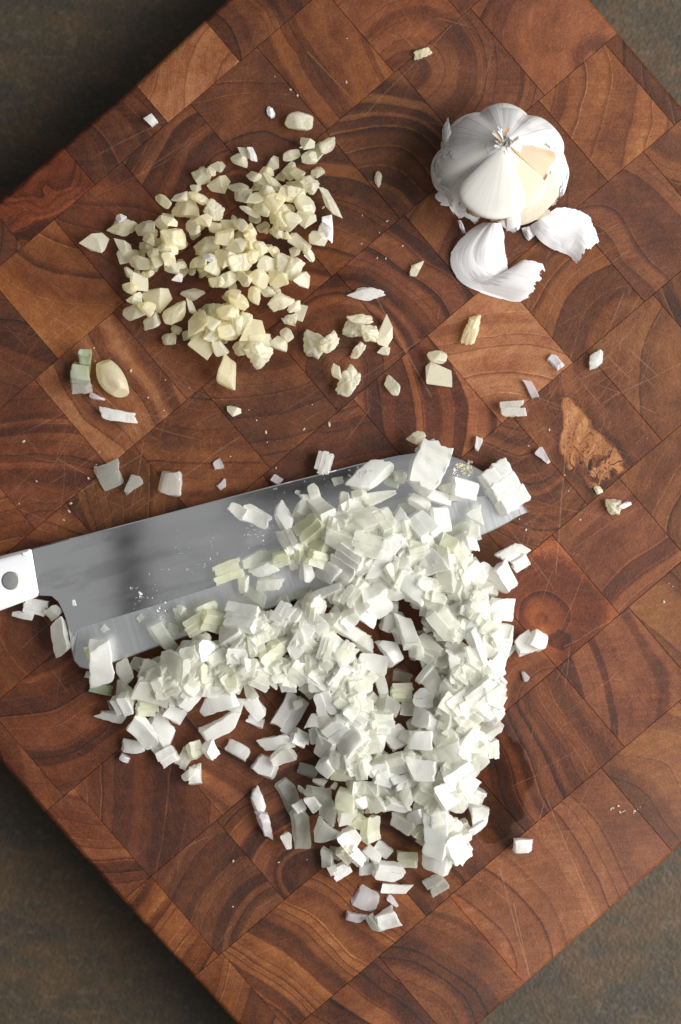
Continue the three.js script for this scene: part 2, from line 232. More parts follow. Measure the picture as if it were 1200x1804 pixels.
{
  const knife = thing('chef_knife', 'wide steel kitchen knife with white riveted handle lying under the chopped onion', 'knife');
  const H = (x) => lerp(0.0078, 0.0016, clamp((x - 60) / 870)), TH = 0.0021;
  // stations: top, grind line, edge
  const ST = [
    [57, 966, 70, 1049, 70, 1049], [80, 960, 91, 1050, 91, 1050], [92, 957, 103, 1060, 104, 1062], [102, 954, 112, 1078, 114, 1082], [108, 952.5, 122, 1105, 119.5, 1104], [115, 950.5, 128, 1120, 124, 1128], [120, 949.5, 133, 1114, 127, 1150], [125, 948, 138, 1110, 131, 1165], [130, 947, 143, 1107, 140, 1175], [138, 945, 150, 1104, 154, 1178.5], [150, 942, 163, 1100, 172, 1176], [165, 938, 186, 1093, 204, 1166],
    [250, 916, 275, 1066, 300, 1131], [330, 895, 370, 1036, 400, 1098], [410, 874, 450, 1009, 480, 1071], [480, 856, 530, 982, 560, 1044], [560, 836, 610, 954, 640, 1017], [640, 815.5, 690, 926, 720, 990], [700, 803, 762, 898, 800, 962], [730, 798.5, 800, 885, 840, 946.5], [757, 796.5, 822, 879, 864, 936.5], [785, 799, 842, 875, 882, 927.5], [815, 810, 862, 873, 898, 919], [850, 830, 886, 876, 911, 911.5], [890, 862, 910, 886, 922, 906], [915, 884, 922, 894, 929, 903], [931, 900, 931.5, 901, 932, 902],
  ];
  const face = { p: [], i: [], u: [] }, bev = { p: [], i: [], u: [] };
  const add = (B, x, y, dy) => { const v = px(x, y, Math.max(0.0003, H(x) + dy)); B.p.push(v.x, v.y, v.z); B.u.push(v.x * 4.4 - v.z * 1.15 + v.y * 2 + 0.62, v.z * 4.4 + v.x * 1.15 + 0.42); };
  ST.forEach(([x1, y1, gx, gy, ex, ey], k) => {
    const sp = 2.2, tl = Math.hypot(gx - x1, gy - y1) || 1, ix = (gx - x1) / tl, iy = (gy - y1) / tl, tip = clamp((935 - x1) / 80), th = TH * 0.5 * (0.25 + 0.75 * tip);
    const c = Math.min(sp, tl * 0.3);
    // closed ring: bottom spine, spine low, spine high, top spine, middle, grind line | bevel: grind, edge, grind under
    for (const [a, b, d] of [[x1 + ix * c, y1 + iy * c, -th], [x1, y1, -th * 0.6], [x1, y1, th * 0.6], [x1 + ix * c, y1 + iy * c, th], [(x1 + gx) / 2, (y1 + gy) / 2, th], [gx, gy, th * 0.98]]) add(face, a, b, d);
    for (const [a, b, d] of [[gx, gy, th * 0.98], [lerp(gx, ex, 0.97), lerp(gy, ey, 0.97), -th * 0.15], [ex, ey, -th * 0.45], [lerp(gx, ex, 0.97), lerp(gy, ey, 0.97), -th * 0.6], [x1 + ix * c, y1 + iy * c, -th]]) add(bev, a, b, d);
    if (k) { for (let q = 0; q < 5; q++) { const a = (k - 1) * 6 + q, b = k * 6 + q; face.i.push(a, a + 1, b, b, a + 1, b + 1); } for (let q = 0; q < 4; q++) { const a = (k - 1) * 5 + q, b = k * 5 + q; bev.i.push(a, a + 1, b, b, a + 1, b + 1); } }
  });
  const fix = (B) => toCreasedNormals(geoFrom(B.p, B.i.reduce((o, v, k) => { o.push(v); return o; }, []), B.u), 0.16);
  const flip = B => { for (let k = 0; k < B.i.length; k += 3) [B.i[k + 1], B.i[k + 2]] = [B.i[k + 2], B.i[k + 1]]; };
  flip(face); flip(bev);
  const blade = mesh('blade', fix(face), STEEL.face, knife); mesh('cutting_edge', fix(bev), STEEL.bevel, blade);
  // handle, running out of the frame to the left
  const hs = new THREE.Shape(), q = (x, y) => [(x - 600) / SC * 0.9916, -(y - 902) / SC * 0.9916];
  hs.moveTo(...q(50, 967.5)); hs.quadraticCurveTo(...q(56, 966), ...q(57, 971)); hs.lineTo(...q(68.5, 1042)); hs.quadraticCurveTo(...q(69, 1050), ...q(61, 1053)); hs.lineTo(...q(0, 1076)); hs.bezierCurveTo(...q(-120, 1122), ...q(-230, 1125), ...q(-400, 1175)); hs.quadraticCurveTo(...q(-455, 1185), ...q(-460, 1130)); hs.quadraticCurveTo(...q(-460, 1085), ...q(-400, 1070)); hs.bezierCurveTo(...q(-250, 1050), ...q(-150, 1020), ...q(0, 980)); hs.closePath();
  const hg = new THREE.ExtrudeGeometry(hs, { depth: 0.0085, bevelEnabled: true, bevelThickness: 0.0034, bevelSize: 0.003, bevelOffset: -0.003, bevelSegments: 5, curveSegments: 16 });
  hg.rotateX(-Math.PI / 2); hg.translate(0, T + 0.0078 - 0.0085 / 2, 0);
  const handle = mesh('handle', toCreasedNormals(hg, 0.6), new THREE.MeshPhysicalMaterial({ color: new THREE.Color().setRGB(0.80, 0.81, 0.83), roughness: 0.28, specularIntensity: 1 }), knife);
  const rivet = new THREE.MeshPhysicalMaterial({ color: new THREE.Color().setRGB(0.45, 0.45, 0.43), metalness: 0.9, roughness: 0.5 });
  const cap = new THREE.LatheGeometry([[0, 0.0003], [0.0030, 0.00025], [0.0037, 0.0001], [0.0040, -0.0004], [0.004, -0.002]].map(([a, b]) => new THREE.Vector2(a, b)), 32);
  for (const [x, y] of [[19, 1023], [-170, 1075], [-350, 1118]]) { const m = mesh('rivet', cap, rivet, handle); m.position.copy(px(x, y, 0.0078 + 0.0085 / 2 + 0.0034)); }
  // the blade in the height field
  const poly = [...ST.map(s => [s[0], s[1]]), ...ST.slice().reverse().map(s => [s[4], s[5]])];
  for (let j = 0; j < HN; j++) for (let i = 0; i < HN; i++) { const x = HX + (i + 0.5) / HN * HW, z = HZ + (j + 0.5) / HN * HW, X = x * SC + 600, Y = z * SC + 902; if (polyDist(poly, X, Y) < 0) field[j * HN + i] = H(X) + 0.001; }
}

/* ------------------------------------------------------------------ settling */
// rests a slab of length L, width W, thickness h (metres) at pixel (x, y), turned by a; returns {pos, quat}
const Y = new THREE.Vector3(0, 1, 0);
function settle(x, y, L, W, h, a, tilt, R, sink = 0.35) {
  let top = 0, P, nrm = new THREE.Vector3(0, 1, 0), base = 0;
  for (let pass = 0; pass < 3; pass++) {
    P = px(x, y, top); const cs = Math.cos(a), sn = Math.sin(a), pts = [];
    for (let i = -3; i <= 3; i++) for (let j = -2; j <= 2; j++) { const l = i / 3 * L * 0.46, w = j / 2 * W * 0.46, X = P.x + l * cs - w * sn, Z = P.z + l * sn + w * cs; pts.push([X - P.x, Z - P.z, heightAt(X, Z)]); }
    let sxx = 1e-9, szz = 1e-9, sxz = 0, sxh = 0, szh = 0, mh = 0; for (const p of pts) mh += p[2] / pts.length; for (const [X, Z, h0] of pts) { sxx += X * X; szz += Z * Z; sxz += X * Z; sxh += X * (h0 - mh); szh += Z * (h0 - mh); }
    const det = sxx * szz - sxz * sxz; let gx = (sxh * szz - szh * sxz) / det, gz = (szh * sxx - sxh * sxz) / det; const g = Math.hypot(gx, gz), gm = 0.62; if (g > gm) { gx *= gm / g; gz *= gm / g; }
    gx *= 0.8; gz *= 0.8; const rough = clamp(mh / 0.006); if (pass === 0) nrm.set((R() - 0.5) * tilt * rough, 1, (R() - 0.5) * tilt * rough); gx = gx - nrm.x * 0; 
    const jx = nrm.x, jz = nrm.z, hx = gx + jx, hz = gz + jz, res = pts.map(([X, Z, h0]) => h0 - hx * X - hz * Z).sort((p, q) => p - q);
    base = Math.max(lerp(res[res.length - 1], res[Math.floor(res.length * 0.6)], sink), 0.0001);
    if (base > 0.007) base = 0.007 + Math.min(0.009, (base - 0.007) * 0.5);
    top = base + h / 2; var n = new THREE.Vector3(-hx, 1, -hz).normalize(), HXn = hx, HZn = hz;
  }
  P = px(x, y, top);
  // keep all of it above the board
  const cs = Math.cos(a), sn = Math.sin(a); let low = 0; for (const l of [-L / 2, L / 2]) for (const w of [-W / 2, W / 2]) low = Math.min(low, base + HXn * (l * cs - w * sn) + HZn * (l * sn + w * cs)); base -= low * 0.85;  P = px(x, y, base + h / 2);
  for (let i = -L / 2; i <= L / 2; i += 0.0005) for (let j = -W / 2; j <= W / 2; j += 0.0005) { const X = i * cs - j * sn, Z = i * sn + j * cs, c = cell(P.x + X, P.z + Z); if (c >= 0) field[c] = Math.max(field[c], base + HXn * X + HZn * Z + h * 0.96); }
  const quat = new THREE.Quaternion().setFromUnitVectors(Y, n).multiply(new THREE.Quaternion().setFromAxisAngle(Y, -a));
  return { pos: P, quat };
}

/* ------------------------------------------------------------------ onion pieces */
// a rounded box on its own grid, later bent, skewed and roughened; sizes in metres
function gridBox(lx, ly, lz, r, nx, ny, nz) {
  const ax = (l, n) => { const h = l / 2, o = [-h, -h + r * 0.3, -h + r]; for (let i = 1; i < n; i++) o.push(lerp(-h + r, h - r, i / n)); o.push(h - r, h - r * 0.3, h); return o; };
  const X = ax(lx, nx), Yy = ax(ly, ny), Z = ax(lz, nz), pos = [], uv = [], idx = [];
  const faceGrid = (A, B, f, fu) => { const s = pos.length / 3; for (const a of A) for (const b of B) { pos.push(...f(a, b)); uv.push(...fu(a, b)); } const m = B.length; for (let i = 0; i < A.length - 1; i++) for (let j = 0; j < m - 1; j++) { const k = s + i * m + j; idx.push(k, k + 1, k + m, k + 1, k + m + 1, k + m); } };
  const K = 40;
  faceGrid(X, Z, (a, b) => [a, ly / 2, b], (a, b) => [a * K, b * K]); faceGrid(Z, X, (a, b) => [b, -ly / 2, a], (a, b) => [b * K, a * K]);
  faceGrid(Yy, Z, (a, b) => [-lx / 2, a, b], (a, b) => [a * K, b * K]); faceGrid(Z, Yy, (a, b) => [lx / 2, b, a], (a, b) => [b * K, a * K]);
  faceGrid(X, Yy, (a, b) => [a, b, -lz / 2], (a, b) => [a * K, b * K]); faceGrid(Yy, X, (a, b) => [b, a, lz / 2], (a, b) => [b * K, a * K]);
  const hx = lx / 2 - r, hy = ly / 2 - r, hz = lz / 2 - r;
  for (let k = 0; k < pos.length; k += 3) { const q = [clamp(pos[k], -hx, hx), clamp(pos[k + 1], -hy, hy), clamp(pos[k + 2], -hz, hz)], d = [pos[k] - q[0], pos[k + 1] - q[1], pos[k + 2] - q[2]], l = Math.hypot(...d); if (l > 1e-9) for (let c = 0; c < 3; c++) pos[k + c] = q[c] + d[c] / l * r; }
  return { pos, uv, idx };
}
function onionGeo(seed, lx, ly, lz, o = {}) {
  const R = rngOf(seed), r = o.r ?? Math.min(0.0006, ly * 0.12), g = gridBox(lx, ly, lz, r, Math.max(3, Math.round(lx / 0.0016)), 2, Math.max(3, Math.round(lz / 0.0016)));
  const corner = [...Array(8)].map(() => [(R() - 0.5) * lx * (o.skew ?? 0.34), (R() - 0.5) * ly * (o.skewY ?? 0.5), (R() - 0.5) * lz * (o.skew ?? 0.42)]);
  const cuts = []; for (let k = 0; k < (o.cuts ?? 2); k++) { const an = R() * 6.283, up = (R() - 0.5) * 0.7, nx = Math.cos(an) * Math.cos(up), nz = Math.sin(an) * Math.cos(up), ny = Math.sin(up); cuts.push([nx, ny, nz, (Math.abs(nx) * lx + Math.abs(nz) * lz + Math.abs(ny) * ly) * (0.30 + 0.11 * R())]); }
  const bend = (o.bend ?? (R() * 1.2 + 0.4)) * (R() < 0.5 ? 1 : -1) * 16, bz = (R() - 0.5) * (o.side ?? 34), s = seed * 3.7, ragA = o.rag ?? 0.00035;
  for (let k = 0; k < g.pos.length; k += 3) {
    let [x, y, z] = [g.pos[k], g.pos[k + 1], g.pos[k + 2]]; const a = x / lx + 0.5, b = y / ly + 0.5, c = z / lz + 0.5;
    let dx = 0, dy = 0, dz = 0; for (let m = 0; m < 8; m++) { const w = (m & 1 ? a : 1 - a) * (m & 2 ? b : 1 - b) * (m & 4 ? c : 1 - c); dx += corner[m][0] * w; dy += corner[m][1] * w; dz += corner[m][2] * w; }
    const end = Math.pow(Math.abs(2 * a - 1), 3), side = Math.pow(Math.abs(2 * c - 1), 3);
    x += dx + end * (vn(z * 900, y * 500, s) - 0.5) * ragA * 3; z += dz + side * (vn(x * 700, y * 500, s + 3) - 0.5) * ragA * 2;
    y += dy - bend * (x * x - lx * lx / 12) - 0.5 * bend * (z * z - lz * lz / 12) + (vn(x * 420, z * 420, s + 9) - 0.5) * 0.00035 + (o.step ? o.step * Math.floor((a + 0.13 * c) * 3.2) : 0);
    z += bz * (x * x - lx * lx / 12);
    for (const [cx, cy, cz, d] of cuts) { const e = x * cx + y * cy + z * cz - d; if (e > 0) { x -= cx * e; y -= cy * e; z -= cz * e; } }
    if (o.taper) { z *= lerp(1, o.taper, a); y *= lerp(1, (1 + o.taper) / 2, a); }
    if (o.ruffle) { y += o.ruffle * (vn(x * 300, z * 300, s + 5) - 0.5) * 2; const rr = 1 + 0.45 * (vn(Math.atan2(z, x) * 2.2 + 9, 1, s) - 0.5); x *= rr; z *= rr; }
    g.pos[k] = x; g.pos[k + 1] = y; g.pos[k + 2] = z;
  }
  let geo = new THREE.BufferGeometry(); geo.setAttribute('position', new THREE.Float32BufferAttribute(g.pos, 3)); geo.setAttribute('uv', new THREE.Float32BufferAttribute(g.uv, 2)); geo.setIndex(g.idx);
  const uvless = geo.clone(); uvless.deleteAttribute('uv'); geo = mergeVertices(uvless, 1e-6); geo.computeVertexNormals();
  const P = geo.attributes.position, uv = new Float32Array(P.count * 2); for (let i = 0; i < P.count; i++) { uv[2 * i] = P.getX(i) * 30 + P.getY(i) * 17; uv[2 * i + 1] = P.getZ(i) * 30 + P.getY(i) * 23; } geo.setAttribute('uv', new THREE.BufferAttribute(uv, 2));
  geo.userData.size = [lx, ly, lz]; return geo;
}
const ONION = { cube: [], slab: [], strip: [], wedge: [], layers: [] };
for (let k = 0; k < 10; k++) { ONION.cube.push(onionGeo(11 + k, 0.0092, 0.0070, 0.0082)); ONION.slab.push(onionGeo(31 + k, 0.0120, 0.0048, 0.0092, { bend: 1.5 })); ONION.strip.push(onionGeo(51 + k, 0.0190, 0.0048, 0.0062, { bend: 0.7, side: 16 })); }
// pieces whose layers still hold together: two to four curved layers side by side, each cut a little differently
for (let k = 0; k < 9; k++) {
  const R = rngOf(700 + k), n = 2 + (k % 2), parts = [], L = 0.0105 + 0.002 * R(), H = 0.0062, side = (R() - 0.5) * 60, bend = 0.2 + 0.4 * R(); let z = 0;
  for (let q = 0; q < n; q++) { const w = 0.0028 + 0.0022 * R(), g = onionGeo(720 + k * 5 + q, L * (0.86 + 0.2 * R()), H * (0.88 + 0.18 * R()), w, { side: side / 1.0, bend: bend * 0.3, skew: 0.06, skewY: 0.10, r: 0.00022, cuts: q === 0 || q === n - 1 ? 1 : 0, rag: 0.0004 }); g.translate((R() - 0.5) * 0.0009, (R() - 0.5) * 0.0004, z + w / 2); z += w - 0.00012; parts.push(g); }
  const g = mergeGeometries(parts); g.translate(0, 0, -z / 2); g.userData.size = [L, H, z]; ONION.layers.push(g);
}
for (let k = 0; k < 7; k++) ONION.wedge.push(onionGeo(71 + k, 0.0115, 0.0052, 0.0080, { taper: 0.32 }));
const veins = dataTex(256, 256, (i, j) => 0.5 + 0.5 * (vn(i / 7, j / 60, 2) - 0.5) + 0.3 * (vn(i / 2.4, j / 26, 3) - 0.5) + 0.25 * (vn(i / 18, j / 18, 4) - 0.5));
const tint = (a, b, s) => dataTex(256, 256, (i, j) => { const t = clamp(0.5 + 1.5 * (fbm(i / 70, j / 90, s, 3) - 0.5) + 0.35 * (vn(i / 8, j / 70, s + 5) - 0.5)); return a.map((v, k) => lerp(v, b[k], t)); }, true);
const onionMat = (a, b, s, tr = 0.32, extra = {}) => new THREE.MeshPhysicalMaterial({ map: tint(a, b, s), bumpMap: veins, bumpScale: 0.00012, roughness: 0.6, transmission: Math.min(0.85, tr * 1.15), thickness: 0, ior: 1.33, clearcoat: 1, clearcoatRoughness: 0.1, ...extra });
const OM = {
  w: onionMat([0.96, 0.96, 0.94], [0.96, 0.958, 0.90], 1, 0.46), v: onionMat([0.96, 0.96, 0.885], [0.96, 0.96, 0.93], 2, 0.62), g: onionMat([0.94, 0.945, 0.76], [0.955, 0.957, 0.87], 3, 0.6), c: onionMat([0.82, 0.84, 0.79], [0.89, 0.90, 0.84], 4, 0.74), p: onionMat([0.74, 0.67, 0.69], [0.86, 0.84, 0.84], 5, 0.5),
  d: onionMat([0.56, 0.64, 0.38], [0.82, 0.85, 0.74], 6, 0.4),
};
const TONE = { w: 'white', v: 'white', g: 'pale greenish', c: 'greyish', p: 'purple-tinged', d: 'green-striped' };
let onionCount = 0;
function onionPiece(x, y, L, W, ang, tone, o = {}) {
  const R = rngOf(4000 + onionCount++), big = o.label ? 1.02 : 0.92, l = L / SC * big, w = W / SC * big, kind = o.kind ?? (L / W > 2.1 ? 'strip' : o.wedge || (R() < 0.16 && !o.flat) ? 'wedge' : W > 21 && L / W < 1.75 && R() < 0.45 && !o.flat ? 'layers' : W > 27 && L / W < 1.35 && R() < 0.5 && !o.flat ? 'cube' : 'slab');
  const list = ONION[kind], geo = o.geo ?? list[Math.floor(R() * list.length)], [gx, gy, gz] = geo.userData.size, th = o.th ?? (kind === 'cube' ? Math.min(w * 0.8, 0.0072) : kind === 'layers' ? Math.min(w * 0.7, 0.0062) : kind === 'strip' ? clamp(w * 0.75, 0.0016, 0.0052) : clamp(w * (0.45 + 0.2 * R()), 0.0016, 0.0060));
  const s = settle(x, y, l, w, th, ang * Math.PI / 180, o.tilt ?? 0.9, R, o.sink ?? 0.4);
  const m = mesh('onion_piece', geo, OM[tone]); m.position.copy(s.pos); m.quaternion.copy(s.quat); if (o.roll) m.quaternion.multiply(new THREE.Quaternion().setFromAxisAngle(new THREE.Vector3(1, 0, 0), o.roll));
  m.scale.set(l / gx * (R() < 0.5 && !o.geo ? -1 : 1), th / gy, w / gz); if (m.scale.x < 0) { m.scale.x *= -1; m.quaternion.multiply(new THREE.Quaternion().setFromAxisAngle(Y, Math.PI)); }
  const shape = kind === 'strip' ? 'strip' : kind === 'cube' ? 'cube' : kind === 'layers' ? 'layered chunk' : kind === 'wedge' ? 'wedge' : 'slab';
  return tag(m, o.label ?? `${L * W > 1700 ? 'large ' : L * W < 900 ? 'small ' : ''}${TONE[tone]} ${shape} of onion ${['lying level', 'falling rightward', 'upright', 'rising rightward'][Math.round(((ang % 180) + 180) % 180 / 45) % 4]} ${o.where}`, 'onion piece', o.group ?? (o.label ? 'onion pieces lying loose on the board' : 'chopped onion pieces in the heap'));
}
const MASS = [];
// lower layer of the heap, seen only through its gaps: nobody could count it
{
  const R = rngOf(31), ridges = [[[590, 940], [700, 960], [780, 1040], [815, 1150], [790, 1300], [745, 1430]], [[700, 1010], [600, 1070], [480, 1110], [390, 1150], [290, 1190]], [[560, 1130], [600, 1190], [630, 1290], [650, 1420]], [[250, 1220], [330, 1200], [440, 1180], [540, 1190]], [[790, 960], [845, 1060], [855, 1150], [845, 1240], [815, 1330], [800, 1430], [770, 1500]]];
  const counts = [250, 130, 110, 56, 90];
  ridges.forEach((rg, q) => { for (let k = 0; k < counts[q]; k++) { const t = (k + R()) / counts[q] * (rg.length - 1), i = Math.min(rg.length - 2, Math.floor(t)), f = t - i, x = lerp(rg[i][0], rg[i + 1][0], f) + (R() + R() - 1) * [84, 52, 56, 34, 38][q], y = lerp(rg[i][1], rg[i + 1][1], f) + (R() + R() - 1) * [60, 42, 56, 26, 40][q]; if (Math.hypot(x - 712, y - 1210) < 22 || Math.hypot(x - 650, y - 1152) < 13) continue;
    const L = 24 + 20 * R(), W = 19 + 12 * R(), l = L / SC, w = W / SC, list = R() < 0.3 ? ONION.cube : R() < 0.4 ? ONION.layers : ONION.slab, geo = list[Math.floor(R() * list.length)], [gx, gy, gz] = geo.userData.size, th = 0.0035 + 0.0035 * R(), st = settle(x, y, l, w, th, R() * 6.28, 0.7, R, 0.5);
    MASS.push(geo.clone().applyMatrix4(new THREE.Matrix4().compose(st.pos, st.quat, new THREE.Vector3(l / gx, th / gy, w / gz)))); } });
}
